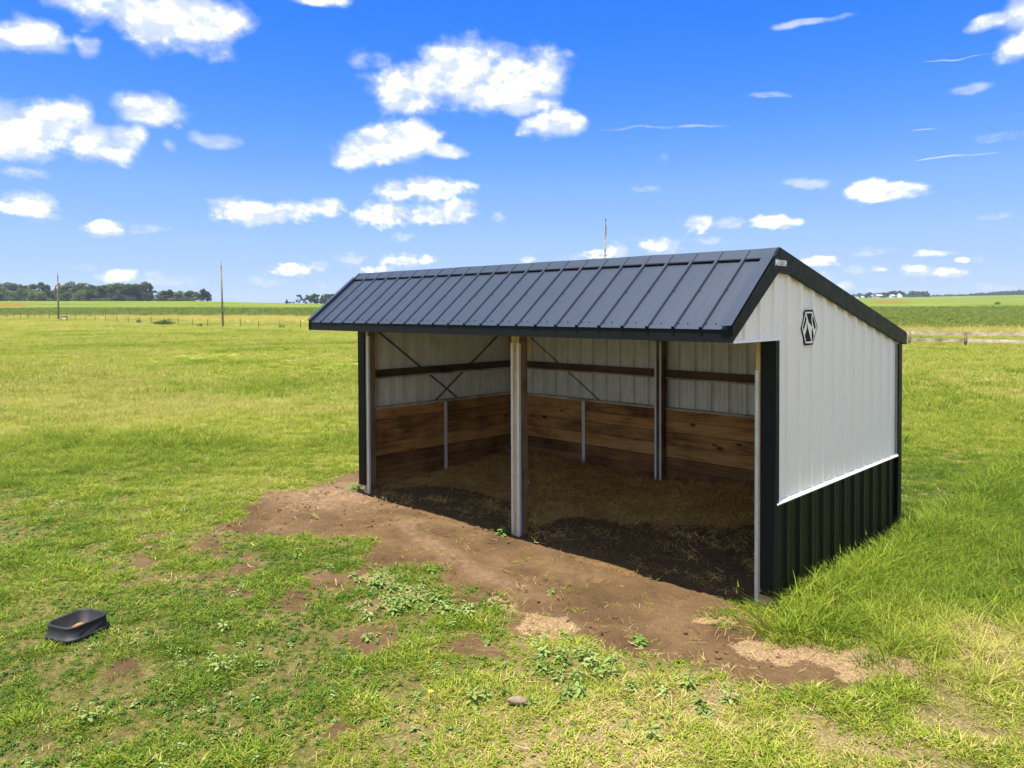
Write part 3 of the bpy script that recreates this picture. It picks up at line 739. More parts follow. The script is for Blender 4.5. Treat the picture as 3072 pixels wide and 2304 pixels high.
# front roof slope: one-foot pans, each with its rib and two stiffeners
sd = Vector((0, YR-YE, ZR-ZE)); sl = sd.length; sd.normalize(); nn = Vector((0, -sd.z, sd.y))
roof_pan_prof = [(0,.0),(.010,.028),(.036,.028),(.046,.001),(.116,.001),(.124,.0016),(.132,.001),(.203,.001),(.211,.0016),(.219,.001),(.3048,0)]
mb = MB(); nP = len(roof_pan_prof)
rows = [-.028, sl*.33, sl*.66, sl-.004]
vs = []
for k, a in enumerate(rows):
    for (px, ph) in roof_pan_prof:
        q = Vector((px, YE, ZE)) + sd*a + nn*(ph+.004)
        vs.append(tuple(q))
fs = [(k*nP+i, k*nP+i+1, (k+1)*nP+i+1, (k+1)*nP+i) for k in range(len(rows)-1) for i in range(nP-1)]
mb.add(vs, fs); pan_me = mb.mesh('roof_panel', M_roof)
roof = MB()
roof.add([(X0,YR,ZR-.012),(X1,YR,ZR-.012),(X1,YB,ZB-.012),(X0,YB,ZB-.012),(X0,YR,ZR-.03),(X1,YR,ZR-.03),(X1,YB,ZB-.03),(X0,YB,ZB-.03)],
         [(0,1,2,3),(7,6,5,4),(0,4,5,1),(2,6,7,3),(1,5,6,2),(3,7,4,0)])
roof.add([(X0,YE+.01,ZE-.012),(X1,YE+.01,ZE-.012),(X1,YR,ZR-.013),(X0,YR,ZR-.013),(X0,YE+.01,ZE-.03),(X1,YE+.01,ZE-.03),(X1,YR,ZR-.032),(X0,YR,ZR-.032)],
         [(0,1,2,3),(7,6,5,4),(0,4,5,1),(2,6,7,3),(1,5,6,2),(3,7,4,0)])
for k in range(25):    # ribs of the rear slope
    xx = min(X0+k*FT, X1-.03)
    roof.bar((xx+.02, YR+.1, rz(YR+.1)+.0), (xx+.02, YB, ZB+.0), .03, .03)
roof_o = S(roof.build('roof', M_roof))
for k in range(24):
    p = bpy.data.objects.new('roof_panel', pan_me); COL.objects.link(p); p.location = (X0+.012+k*.3045, 0, 0)
    p.parent = roof_o
# ridge cap, eave fascia, soffit, rakes
mb = MB()
cf = .115; q0 = Vector((0, YR, ZR+.03)); a = q0-sd*cf*1.6+nn*.0; rb = Vector((0, YB-YR, ZB-ZR)).normalized(); b2 = q0+rb*.18
sec = [(a.y, a.z), (q0.y, q0.z), (b2.y, b2.z), (b2.y, b2.z-.006), (q0.y, q0.z-.008), (a.y+.002, a.z-.006), (a.y-.002, a.z-.004)]
xs = np.linspace(X0-.006, X1+.004, 26)
for i, xv in enumerate(xs):
    w = .0035*math.sin(i*2.3)+.002*math.sin(i*5.1)
    mb.v += [(xv, y_+w*(.6 if j in (0, 5, 6) else 0), z_+w*(1 if j in (0, 5, 6) else .5)) for j, (y_, z_) in enumerate(sec)]
n7 = len(sec)
for i in range(len(xs)-1):
    for j in range(n7): mb.f.append((i*n7+j, i*n7+(j+1) % n7, (i+1)*n7+(j+1) % n7, (i+1)*n7+j)); mb.m.append(0)
mb.f += [tuple(range(n7))[::-1], tuple((len(xs)-1)*n7+j for j in range(n7))]; mb.m += [0, 0]
S(mb.build('ridge_cap', M_roof))
qa = Vector((0, YR, ZR))-sd*.165+nn*.006
S(MB().bar((X0+.07, qa.y, qa.z+.008), (X1-.095, qa.y, qa.z+.008), .02, .034, 0, nn).build('ridge_closure', M_trim))
mb = MB().box(X0-.004, X1+.002, YE-.012, YE+.012, ZS, ZE-.006)
mb.box(X0-.004, X1+.002, YE-.018, YE-.012, ZS-.004, ZS+.012)
S(mb.build('eave_fascia', M_trim))
S(MB().box(X0+.03, X1-.03, YE+.013, .16, ZS+.012, ZS+.03).build('soffit', M_under))
S(MB().add([(X0+.02,.2,rz(.2)-.034),(X1-.03,.2,rz(.2)-.034),(X1-.03,D0-.01,rz(D0)-.034),(X0+.02,D0-.01,rz(D0)-.034),(X0+.02,.2,rz(.2)-.040),(X1-.03,.2,rz(.2)-.040),(X1-.03,D0-.01,rz(D0)-.040),(X0+.02,D0-.01,rz(D0)-.040)],
         [(0,1,2,3),(7,6,5,4),(0,4,5,1),(2,6,7,3),(1,5,6,2),(3,7,4,0)]).build('roof_underside', M_under))
def rake(xa, xb):
    mb = MB()
    pt = [(YE-.02, ZE+.02), (YR, ZR+.034), (YB+.01, ZB+.024), (YB+.01, ZBB), (3.46, rz(3.46)-.178), (.26, rz(.26)-.178), (-.005, ZR-.218), (-.37, rz(-.37)-.172), (YE-.02, ZS-.006)]
    # front leg, rear leg as two convex prisms meeting under the ridge
    mb.prism([pt[0], pt[8], pt[7], pt[6], pt[1]], 0, xa, xb)
    mb.prism([pt[1], pt[6], pt[5], pt[4], pt[3], pt[2]], 0, xa, xb)
    return mb
rr = S(rake(X1+.004, X1+.034).build('rake_trim', M_trim, bevel=.003))
S(rake(X0-.036, X0-.006).build('rake_trim', M_trim, bevel=.003))
# top flashing turned over the roof along each rake
for xa, xb in ((X1-.085, X1+.036), (X0-.038, X0+.06)):
    mb = MB()
    mb.add([tuple(Vector((xx, YE-.03, ZE))+sd*aa+nn*hh) for aa in (0, sl-.1) for (xx, hh) in ((xa, .022), (xb, .03), (xb, .034), (xa, .027))],
           [(0,1,5,4),(1,2,6,5),(2,3,7,6),(3,0,4,7),(3,2,1,0),(4,5,6,7)])
    S(mb.build('rake_flashing', M_roof))
S(MB().box(X0-.004, X1+.002, YB-.012, YB+.012, ZBB, ZB-.004).build('rear_fascia', M_trim))
# closed ends of the front overhang (gable end shows white panels above the soffit)
wall_prof = [(0,.026),(.022,.026),(.034,0),(.104,0),(.113,.0045),(.122,0),(.176,0),(.185,.0045),(.194,0),(.267,0),(.279,.026),(.3048,.026)]
def wall_panel(y0, z0, ztop, ya=-9, yb=9, sgn=1, xbase=X1, mtl=None, name='wall_panel', parent=None, th=.002):
    ps = [(y0+a, h) for a, h in wall_prof if ya-1e-6 <= y0+a <= yb+1e-6]
    if len(ps) < 2: return None
    n = len(ps); vs = []
    for (yy, h) in ps: vs.append((xbase+sgn*(h-.026), yy, z0))
    for (yy, h) in ps: vs.append((xbase+sgn*(h-.026), yy, ztop(yy)))
    mb = MB().add(vs, [(i, i+1, n+i+1, n+i) for i in range(n-1)])
    return S(mb.build(name, mtl))
for k in range(-3, 12):
    y0 = -.0087+k*FT
    if k < 0: wall_panel(y0, ZS+.01, lambda y: rz(y)-.05, ya=YE+.02, mtl=M_white)
    else: wall_panel(y0, ZW+.012, lambda y: rz(y)-.05, mtl=M_white)
    if k >= 0: wall_panel(y0, .11, lambda y: ZW-.012, mtl=M_black, name='wainscot_panel')
S(MB().box(X1-.03, X1+.012, YE+.03, .075, ZS-.010, ZS+.014).box(X1+.006, X1+.020, YE+.03, .075, ZS-.012, ZS-.002).build('soffit_trim', M_white))
S(MB().box(X1-.03, X1+.014, .0, 3.63, ZW-.012, ZW+.012).box(X1+.008, X1+.026, .0, 3.635, ZW-.017, ZW-.005).build('wainscot_trim', M_white))
S(MB().box(X1-.03, X1+.008, .02, 3.62, .06, .11).build('base_trim', M_trim))
# corner trims
def corner(xa, xb, ya, yb, z0, z1, front, name='corner_trim'):
    mb = MB()
    for (p0, p1, q0_, q1) in front: mb.box(p0, p1, q0_, q1, z0, z1)
    return S(mb.build(name, M_trim, bevel=.003))
corner(0,0,0,0,.13, ZS-.002, [(X1-.146, X1+.010, -.036, -.030), (X1+.010, X1+.016, -.036, .045), (X1-.152, X1-.146, -.036, -.012)])
S(MB().box(X1-.15, X1+.022, -.044, -.036, .125, .145).box(X1+.016, X1+.024, -.044, .045, .125, .145).build('trim_boot', M_trim))
corner(0,0,0,0,.10, ZBB+.02, [(X1+.006, X1+.026, 3.56, D0+.03), (X1-.09, X1+.006, D0+.024, D0+.03)])
corner(0,0,0,0,.13, ZS-.002, [(X0-.012, X0+.165, -.036, -.030), (X0-.018, X0-.012, -.036, .07), (X0+.165, X0+.171, -.036, -.012)])
S(MB().box(X0-.024, X0+.17, -.044, -.036, .125, .145).build('trim_boot', M_trim))
# outer skins of the left and rear walls
mb = MB(); pl = [(-.02, .08), (3.66, .08), (3.66, rz(3.66)-.06), (YR, ZR-.06), (-.02, rz(-.02)-.06)]
mb.prism(pl, 0, X0-.006, X0); S(mb.build('left_wall', M_white))
S(MB().prism([(YE+.02, ZS+.02), (YR, ZS+.02), (YR, ZR-.06)], 0, X0-.004, X0+.002).build('left_overhang_end', M_white))
S(MB().box(X0, X1-.02, D0-.006, D0, .08, rz(D0)-.05).build('rear_wall', M_white))
# inner faces: liner strips with the reversed rib as a groove
lp = [(.008,0),(.105,0),(.112,-.006),(.12,0),(.18,0),(.187,-.006),(.195,0),(.256,0),(.268,-.030),(.294,-.030),(.3055,0)]
for k in range(12):
    y0 = .02+k*FT
    ps = [(y0+a-.008, h) for a, h in lp]; n = len(ps)
    vs = [(X0+.042+h, yy, 1.36) for yy, h in ps]+[(X0+.042+h, yy, rz(yy)-.07) for yy, h in ps]
    S(MB().add(vs, [(i, i+1, n+i+1, n+i) for i in range(n-1)]).build('liner_panel', M_liner))
mbp = MB(); ps = [(a-.008, h) for a, h in lp]; n = len(ps)
mbp.add([(xx, D0-.042-h, 1.36) for xx, h in ps]+[(xx, D0-.042-h, rz(D0)-.07) for xx, h in ps], [(i+1, i, n+i, n+i+1) for i in range(n-1)])
lin_me = mbp.mesh('liner_panel', M_liner)
for k in range(24):
    p = bpy.data.objects.new('liner_panel', lin_me); COL.objects.link(p); p.location = (X0+.02+k*.3035, 0, 0); S(p)
# girts
for (z0, z1, nm, m_) in ((1.915, 2.03, 'mid_girt', M_girt),):
    S(MB().box(.24, 7.0, 3.535, 3.60, z0, z1).build(nm, m_)); S(MB().box(X0+.035, .10, .15, 3.5, z0, z1).build(nm, m_))
for (za, zb, nm) in ((1.885, 1.912, 'girt_ledge'), (1.372, 1.405, 'plank_cap')):
    S(MB().box(.12, 7.05, 3.49, 3.605, za, zb).build(nm, M_rail)); S(MB().box(X0+.035, .135, .16, 3.48, za, zb).build(nm, M_rail))
# planks (each board is a part)
ROWS = [(.0, .195, M_kick), (.20, .385, M_kick), (.39, .572, M_kick), (.578, .785, M_pine), (.79, 1.0, M_pine), (1.005, 1.19, M_pine), (1.195, 1.37, M_pine)]
def plank(x, y, L_, z0, z1, m_, rot):
    me_key = (round(L_, 3), round(z1-z0, 3), m_.name)
    if me_key not in PL:
        h = (z1-z0)/2; mb = MB().box(-L_/2, L_/2, -.019, .019, -h, h)
        me = mb.mesh('plank', m_); bm = bmesh.new(); bm.from_mesh(me)
        bmesh.ops.bevel(bm, geom=bm.edges[:], offset=.003, segments=1, affect='EDGES'); bm.to_mesh(me); bm.free(); PL[me_key] = me
    o = bpy.data.objects.new('plank', PL[me_key]); COL.objects.link(o)
    o.location = (x, y, (z0+z1)/2); o.rotation_euler = (0, 0, rot); S(o); return o
PL = {}
for (z0, z1, m_) in ROWS:
    prot = .004*random.random() + (.0 if m_ is M_pine else .006)
    for (a, b_) in ((.14, 1.725), (1.73, 3.50)):
        plank(.095+prot, (a+b_)/2, b_-a, z0, z1, m_, math.pi/2)
    for (a, b_) in ((.12, 1.918), (1.923, 3.64), (3.65, 5.45), (5.455, 7.06)):
        plank((a+b_)/2, 3.535-prot, b_-a, z0, z1, m_, 0)
# galvanised seam strips on the planks
def hat(mb, x, y0, z0, z1, ax=0):
    for o_ in (-.022, .022):
        if ax == 0: mb.box(x+o_-.014, x+o_+.014, y0-.006, y0, z0, z1)
        else: mb.box(y0, y0+.006, x+o_-.014, x+o_+.014, z0, z1)
    if ax == 0: mb.box(x-.010, x+.010, y0-.003, y0, z0, z1)
    else: mb.box(y0, y0+.003, x-.010, x+.010, z0, z1)
    return mb
S(hat(MB(), 1.92, 3.505, .1, 1.365).build('seam_strip', M_galv)); S(hat(MB(), 5.452, 3.505, .1, 1.365).build('seam_strip', M_galv))
S(hat(MB(), 1.727, .125, .05, 1.365, 1).build('seam_strip', M_galv))
# posts
def post(x0, x1, y0, y1, z1, m_=None, strips=(), cheek=None):
    o = S(MB().box(x0, x1, y0, y1, -.05, z1).build('post', m_ or M_post, bevel=.004))
    for (a, b_, za, zb) in strips:
        s = MB().box(a, b_, y0-.0045, y0-.0005, za, zb).build('edge_strip', M_galv); child(s, shed); s.parent = o; s.matrix_parent_inverse = Matrix.Identity(4)
    return o
def long_post(x0, x1, y0, y1, z1, strips, fresh=True):
    "laminated post: local x runs up the grain"
    L_ = z1+.05
    mb = MB().box(-L_/2, L_/2, -(y1-y0)/2, (y1-y0)/2, -(x1-x0)/2, (x1-x0)/2)
    me = mb.mesh('post', [M_post, M_fresh]); bm = bmesh.new(); bm.from_mesh(me); bmesh.ops.recalc_face_normals(bm, faces=bm.faces)
    bmesh.ops.bevel(bm, geom=bm.edges[:], offset=.004, segments=1, affect='EDGES')
    for f in bm.faces:
        if fresh and f.normal.y < -.7: f.material_index = 1
    bm.to_mesh(me); bm.free()
    o = bpy.data.objects.new('post', me); COL.objects.link(o)
    o.rotation_euler = (0, -math.pi/2, 0); o.location = ((x0+x1)/2, (y0+y1)/2, z1/2-.025); S(o)
    for (a, b_, za, zb) in strips:
        s = MB().box(a, b_, y0-.005, y0-.0005, za, zb)
        if a-x0 < .01: s.box(x0-.0045, x0-.0005, y0-.005, y0+.03, za, zb)
        if x1-b_ < .01: s.box(x1+.0005, x1+.0045, y0-.005, y0+.03, za, zb)
        so = s.build('edge_strip', M_galv)
        so.parent = o; so.matrix_parent_inverse = (Matrix.Translation(shed.location) @ Matrix.Translation(Vector(o.location)-Vector(shed.location)) @ o.rotation_euler.to_matrix().to_4x4()).inverted()
    return o
long_post(3.527, 3.675, 0, .165, ZS+.005, [(3.528, 3.562, .0, 2.60), (3.634, 3.674, .0, 2.60)])
long_post(.055, .205, -.012, .13, ZS+.005, [(.160, .204, .0, 2.62)])
long_post(7.072, 7.255, -.012, .12, ZS+.005, [(7.073, 7.108, .0, 2.42)])
long_post(3.54, 3.69, 3.40, 3.54, rz(3.5)-.08, [(3.541, 3.572, .1, 2.50), (3.632, 3.665, .1, 2.50)], False)
long_post(.03, .12, 3.46, 3.6, rz(3.5)-.08, [])
S(MB().box(3.66, 3.70, .185, .225, 2.45, 2.66).build('block', M_fresh))
# header, rafters, purlins, straps
S(MB().box(X0+.03, X1-.06, .168, .206, ZS-.03, ZS+.20).build('header', M_girt))
for xx in (3.60, .09, 7.18):
    S(MB().add([(xx-.02,.2,rz(.2)-.30),(xx+.02,.2,rz(.2)-.30),(xx+.02,3.6,rz(3.6)-.24),(xx-.02,3.6,rz(3.6)-.24),(xx-.02,.2,rz(.2)-.085),(xx+.02,.2,rz(.2)-.085),(xx+.02,3.6,rz(3.6)-.085),(xx-.02,3.6,rz(3.6)-.085)],
        [(3,2,1,0),(4,5,6,7),(0,1,5,4),(1,2,6,5),(2,3,7,6),(3,0,4,7)]).build('rafter', M_girt))
for yy in (.7, 1.35, 2.0, 2.65, 3.25):
    S(MB().box(X0+.03, X1-.06, yy-.02, yy+.02, rz(yy)-.082, rz(yy)-.042).build('purlin', M_girt))
S(MB().bar((.012,.28,2.72),(.012,2.16,1.37),.036,.004,0,(1,0,0)).build('brace_strap', M_strap)); S(MB().bar((.018,1.54,1.37),(.018,3.3,2.62),.036,.004,0,(1,0,0)).build('brace_strap', M_strap))
S(MB().bar((.50,3.605,2.50),(2.25,3.605,1.37),.024,.004,0,(0,1,0)).build('brace_strap', M_strap))
# screws (tiny, joined)
mb = MB()
for k in range(24):
    for a, dx in ((.05, .12), (.05, .02), (sl*.47, .02)):
        q = Vector((X0+.012+k*.3045+dx+.03, YE, ZE))+sd*a+nn*.008
        mb.tube([q, q+nn*.008], [.008, .006], 6)
    q = Vector((X0+.05+k*.3045, YR, ZR+.03))-sd*.165; mb.tube([q, q+nn*.008], [.009, .007], 6)
o = S(mb.build('roof_screws', M_screw)); o['kind'] = 'stuff'
mb = MB()
for k in range(-3, 12):
    for zz in ((2.86,) if k < 0 else (2.86, 1.98, ZW+.05)):
        yy = -.0087+k*FT+.055
        if zz < rz(yy)-.2: mb.tube([(X1-.02, yy, zz), (X1-.009, yy, zz)], [.007, .005], 6)
o = S(mb.build('wall_screws', M_galv)); o['kind'] = 'stuff'
# emblem
E_out = [(.669,3.037),(.861,3.037),(.981,2.85),(.865,2.659),(.665,2.657),(.563,2.836)]
E_wh = [(.677,3.017),(.853,3.016),(.96,2.845),(.853,2.675),(.68,2.679),(.589,2.849)]
E_bl = [[(.697,3.0),(.841,2.999),(.826,2.977),(.821,2.935),(.843,2.848),(.801,2.876),(.751,2.905),(.71,2.978)],[(.677,2.98),(.696,2.95),(.686,2.909),(.627,2.819),(.611,2.852)],
 [(.858,2.981),(.935,2.846),(.91,2.818),(.85,2.9),(.846,2.948)],[(.711,2.905),(.731,2.85),(.761,2.797),(.819,2.697),(.692,2.696),(.66,2.762),(.703,2.833)],[(.843,2.841),(.885,2.756),(.852,2.697),(.833,2.698),(.831,2.83)]]
M_emb = simple('emblem_navy', (.005,.007,.012), .6, 0, .1, spec=.1)
em = S(MB().prism(E_out, 0, X1+.001, X1+.005).build('emblem', M_emb))
e2 = MB().prism(E_wh, 0, X1+.005, X1+.0062).build('emblem_face', M_white); child(e2, shed); e2.parent = em; e2.matrix_parent_inverse = Matrix.Identity(4)
mb = MB()
for pg in E_bl: mb.prism(pg, 0, X1+.0062, X1+.0074)
e3 = mb.build('emblem_pattern', M_emb); e3.parent = em
# lettering on the rake peak
GL = {'M': [((0,0),(.14,1)),((.14,1),(.5,.1)),((.5,.1),(.86,1)),((.86,1),(1,0))], 'O': [((.1,.0),(.1,1)),((.9,0),(.9,1)),((.1,.06),(.9,.06)),((.1,.94),(.9,.94))],
      'R': [((.1,0),(.1,1)),((.1,.94),(.85,.94)),((.85,.94),(.85,.5)),((.1,.5),(.85,.5)),((.5,.5),(.9,0))], 'T': [((.5,0),(.5,1)),((0,.94),(1,.94))], 'N': [((.1,0),(.1,1)),((.1,1),(.9,0)),((.9,0),(.9,1))]}
mb = MB(); yy = -.088; wds = dict(M=.046, O=.031, R=.031, T=.028, N=.033)
for i, ch in enumerate('MORTON'):
    w_ = wds[ch]; h_ = .064 if ch == 'M' else .056; zb_ = 3.483
    for (p0, p1) in GL[ch]:
        mb.bar((X1+.0352, yy+p0[0]*w_, zb_+p0[1]*h_), (X1+.0352, yy+p1[0]*w_, zb_+p1[1]*h_), .0082, .002, 0, (1,0,0))
    yy += w_+.0075
S(mb.build('lettering', simple('letter_white', (.8,.82,.82), .4, 0, .02)))

# ------------------------------------------------------------------ bedding inside
M_bed, N, b = mat('bedding')
g = N.n('ShaderNodeNewGeometry'); pos = g.outputs['Position']; wet = attr(N, 'wet')
n2 = N.noise(pos, 7, 6, .65); n3 = N.noise(pos, 40, 5, .7)
c = N.ramp(N.m('ADD', N.m('MULTIPLY', n2, .5), N.m('MULTIPLY', n3, .5)), [(.36, (.15,.08,.026)), (.5, (.31,.18,.06)), (.63, (.50,.32,.12))])
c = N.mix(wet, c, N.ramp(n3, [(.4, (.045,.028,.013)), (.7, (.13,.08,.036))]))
lit = attr(N, 'orange'); c = N.mix(lit, c, N.ramp(n3, [(.35, (.08,.038,.013)), (.55, (.19,.10,.034)), (.7, (.30,.185,.075))]))  # broken strip of orange-brown straw colour along the front edge
setc(N, b, c); b.inputs['Roughness'].default_value = .95; b.inputs['Specular IOR Level'].default_value = .15
N.l(N.bump(N.m('ADD', n2, N.m('MULTIPLY', n3, .5)), 1.0, .05), b.inputs['Normal'])
def bedz(x, y):
    rear = np.interp(x, [0, 1.9, 3.6, 5.26, 7.2], [.27, .23, .18, .37, .42])
    t = np.clip((y+.05)/3.5, 0, 1)
    return rear*t**.9 + (vnoise(x, y, 1.3, 90, 4)-.5)*.10*sstep(-.1, .6, y) + (vnoise(x, y, 5, 91, 3)-.5)*.035 + .012
def wetm(x, y):  # irregular band where the bedding colour is darker and straw sparser
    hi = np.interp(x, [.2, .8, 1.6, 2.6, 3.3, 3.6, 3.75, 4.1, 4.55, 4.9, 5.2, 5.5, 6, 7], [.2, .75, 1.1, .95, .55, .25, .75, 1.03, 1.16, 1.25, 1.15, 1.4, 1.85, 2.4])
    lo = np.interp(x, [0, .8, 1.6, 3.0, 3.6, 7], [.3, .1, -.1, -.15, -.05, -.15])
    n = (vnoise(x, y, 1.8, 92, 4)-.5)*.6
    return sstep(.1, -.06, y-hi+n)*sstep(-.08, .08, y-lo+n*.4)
bx = np.linspace(-.0, 7.25, 150); by = np.linspace(-.32, 3.56, 86); BX, BY = np.meshgrid(bx, by)
edge = -.15+.14*np.sin(BX*2.1)+(vnoise(BX, BY*0, 1.2, 93, 3)-.5)*.25
BZ = np.where(BY < edge+.22, gz(BX, BY)-.03+sstep(edge, edge+.22, BY)*(.03+bedz(BX, BY)-gz(BX, BY)), bedz(BX, BY))
orange = .22*sstep(.25, .05, np.abs(BY-edge-.12))*sstep(.45, .62, vnoise(BX, BY, 3.0, 94, 4)+.06)*sstep(.2, .5, BX)
bed = grid_mesh('bedding', BX, BY, BZ, M_bed, dict(wet=np.maximum(wetm(BX, BY)*.9, .8*sstep(edge+.5, edge+.25, BY)), orange=orange))  # bedding also set darker along its front edge
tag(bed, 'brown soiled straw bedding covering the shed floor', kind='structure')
x = RNG.random(4200)*6.72+.26; y = RNG.random(4200)*3.34-.12
k = RNG.random(len(x)) < (.8-.68*wetm(x, y))*sstep(-.12, .25, y)*(.35+.9*vnoise(x, y, 1.2, 95, 3)); x, y = x[k], y[k]
scatter('bedding_straw', np.stack([x, y, bedz(x, y)+.004], 1), .7+.7*RNG.random(len(x)), 'bedding_bits', 'scattered straw stems lying on the shed bedding', None, .25, seed=14)
M_clod = simple('clod', (.105,.060,.026), .95, 0, .35, 20, 0, .1)
cl_ = []
for i in range(4):
    bm = bmesh.new(); bmesh.ops.create_icosphere(bm, subdivisions=2, radius=1)
    for v_ in bm.verts:
        k_ = .7+.6*float(vnoise(v_.co.x*1.5+9*i, v_.co.y*1.5+v_.co.z*1.1, 1, 43+i, 3)); v_.co = Vector((v_.co.x*k_, v_.co.y*k_*.8, v_.co.z*k_*.55))
    me = bpy.data.meshes.new('clod'); bm.to_mesh(me); bm.free(); me.materials.append(M_clod); cl_.append(me)
hidden_lib('clod', cl_)
x = RNG.random(2600)*10.4-1.9; y = RNG.random(2600)*3.6-3.1
k = (RNG.random(len(x)) < dirt_mask(x, y)*sstep(.3, .65, vnoise(x, y, 1.8, 47, 3))) & (y < .1); x, y = x[k], y[k]
scatter('soil_clods', np.stack([x, y, gz(x, y)+.004], 1), .005+.022*RNG.random(len(x))**3, 'clod', 'small crumbs and clods of brown soil on the bare dirt', None, .8, seed=17)
hidden_lib('hay_tuft', [blade_mesh('hay_tuft_mesh', M_straw, 40, .10, .16, .005, 1.6, 3, 800+i, .7) for i in range(3)])
hp = [(1.78,3.38,1.3),(1.95,3.33,1.5),(2.08,3.40,1.0),(2.62,3.38,.9),(2.68,3.35,1.1),(4.55,3.36,1.0),(4.62,3.3,.8),(5.2,3.38,.9),(4.3,3.4,.7),(3.35,3.33,.7)]
hx = np.array([h[0] for h in hp]); hy = np.array([h[1] for h in hp])
scatter('hay_wisps', np.stack([hx, hy, bedz(hx, hy)], 1), np.array([h[2] for h in hp]), 'hay_tuft', 'wisps of hay against the rear planks', None, .2, seed=15)

# ------------------------------------------------------------------ feed tub
M_rub = simple('black_rubber', (.009,.0095,.011), .66, 0, .3, 14, .2, .5)
M_feed = simple('feed', (.27,.125,.05), .9, 0, .4, 60, .6, .2)
tub = empty('feed_tub', (TUB[0], TUB[1], float(gz(*TUB))+.018), math.radians(22))
tub.scale = (1.14, 1.14, 1.12); tag(tub, 'small black rubber feed tub with orange feed left inside, lying on the grass', 'feed tub')
def rr_ring(hx, hy, r, z, n=6):
    pts = []
    for (cx_, cy_, a0) in ((hx-r, hy-r, 0), (-hx+r, hy-r, 90), (-hx+r, -hy+r, 180), (hx-r, -hy+r, 270)):
        for k in range(n+1):
            a = math.radians(a0+90*k/n); pts.append((cx_+r*math.cos(a), cy_+r*math.sin(a), z))
    return pts
rings = [(.172,.204,.09,.0),(.174,.206,.09,.024),(.168,.200,.09,.030),(.160,.192,.088,.033),(.156,.188,.085,.104),(.158,.190,.087,.113),(.155,.187,.087,.122),(.145,.177,.08,.122),(.139,.171,.078,.114),(.128,.158,.07,.024),(.11,.14,.07,.018)]
mb = MB(); R_ = [rr_ring(*q) for q in rings]; n = len(R_[0])
for q in R_: mb.v += q
for i in range(len(R_)-1):
    for k in range(n): mb.f.append((i*n+k, i*n+(k+1) % n, (i+1)*n+(k+1) % n, (i+1)*n+k)); mb.m.append(0)
mb.f.append(tuple((len(R_)-1)*n+k for k in range(n))); mb.m.append(0)
mb.f.append(tuple(range(n))[::-1]); mb.m.append(0)
mb.build('tub_body', M_rub, tub, smooth=True)
fx = np.linspace(-.1, .1, 22); fy = np.linspace(-.13, .13, 26); FX, FY = np.meshgrid(fx, fy)
FZ = .016+.058*np.exp(-((FX+.0)**2/.004+(FY-.02)**2/.006))+(vnoise(FX+9, FY, 18, 96, 3)-.5)*.02*np.exp(-((FX-.02)**2/.008+(FY)**2/.012))
grid_mesh('feed', FX, FY, FZ, M_feed, parent=tub)

# small stone, two weeds by the posts, a yellow flower
bm = bmesh.new(); bmesh.ops.create_icosphere(bm, subdivisions=3, radius=1)
for v_ in bm.verts:
    k_ = .8+.35*float(vnoise(v_.co.x*1.3+5, v_.co.y*1.3+v_.co.z, 1, 97, 3)); v_.co = Vector((v_.co.x*.088*k_, v_.co.y*.042*k_, max(v_.co.z, -.5)*.032*k_))
me = bpy.data.meshes.new('stone'); bm.to_mesh(me); bm.free(); me.materials.append(simple('stone', (.20,.15,.10), .9, 0, .25, 30, .5, .2))
st = link(bpy.data.objects.new('stone', me)); sx0, sy0 = 6.72, -3.18; st.location = (sx0, sy0, float(gz(sx0, sy0))+.045); st.rotation_euler = (.1, .12, .95)
tag(st, 'flat tan stone lying in the weeds in the foreground', 'stone')
M_weedo = leaf_mat('post_weed_leaf', [(0, (.07,.15,.02)), (.5, (.13,.25,.04)), (1, (.22,.33,.08))], .3, .1, False)
def single_weed(x, y, seed, sc, label, n=16):
    me = weed_mesh('weed_plant', M_weedo, n, .11, .06, .14, seed); o = link(bpy.data.objects.new('weed_plant', me))
    o.location = (x, y, float(gz(x, y))); o.scale = (sc,)*3; return tag(o, label, 'weed', 'weeds standing on bare dirt')
single_weed(3.47, -.13, 901, .85, 'leafy green weed at the foot of the middle front post')
single_weed(-.22, .0, 902, 1.15, 'bushy green weed at the outer foot of the left corner post', 26)
single_weed(5.35, -1.25, 903, .6, 'small lone weed sprouting from bare dirt, nearest the shed opening', 9)
single_weed(6.75, -1.62, 904, .75, 'two-branched weed at the lower edge of the bare dirt', 12)
single_weed(3.95, -1.75, 905, .6, 'small pale weed at the upper left edge of the weed patch', 9)
mb = MB(); mb.tube([(0,0,0),(.004,0,.05),(.0,.004,.09)], [.002]*3, 5)
fl = mb.build('dandelion', M_weedo); fl.location = (6.2, -3.62, float(gz(6.2, -3.62)))
hd = MB()
for k in range(12):
    a = k*.5236; hd.add([(0,.004,.09),(.022*math.cos(a-.2),.004+.022*math.sin(a-.2),.096),(.022*math.cos(a+.2),.004+.022*math.sin(a+.2),.096)], [(0,1,2)])
h_ = hd.build('flower_head', simple('dandelion_yellow', (.75,.5,.02), .6), fl)
tag(fl, 'single yellow dandelion flower in the foreground grass', 'flower')
# ------------------------------------------------------------------ helpers to stand things on the land
def stand(u, dep):
    "ground point below column u (3072 px wide photograph) at a given distance along the view"
    x, y = xy((u-1536)/FPX*dep, dep); return float(x), float(y), float(terrain(x, y))

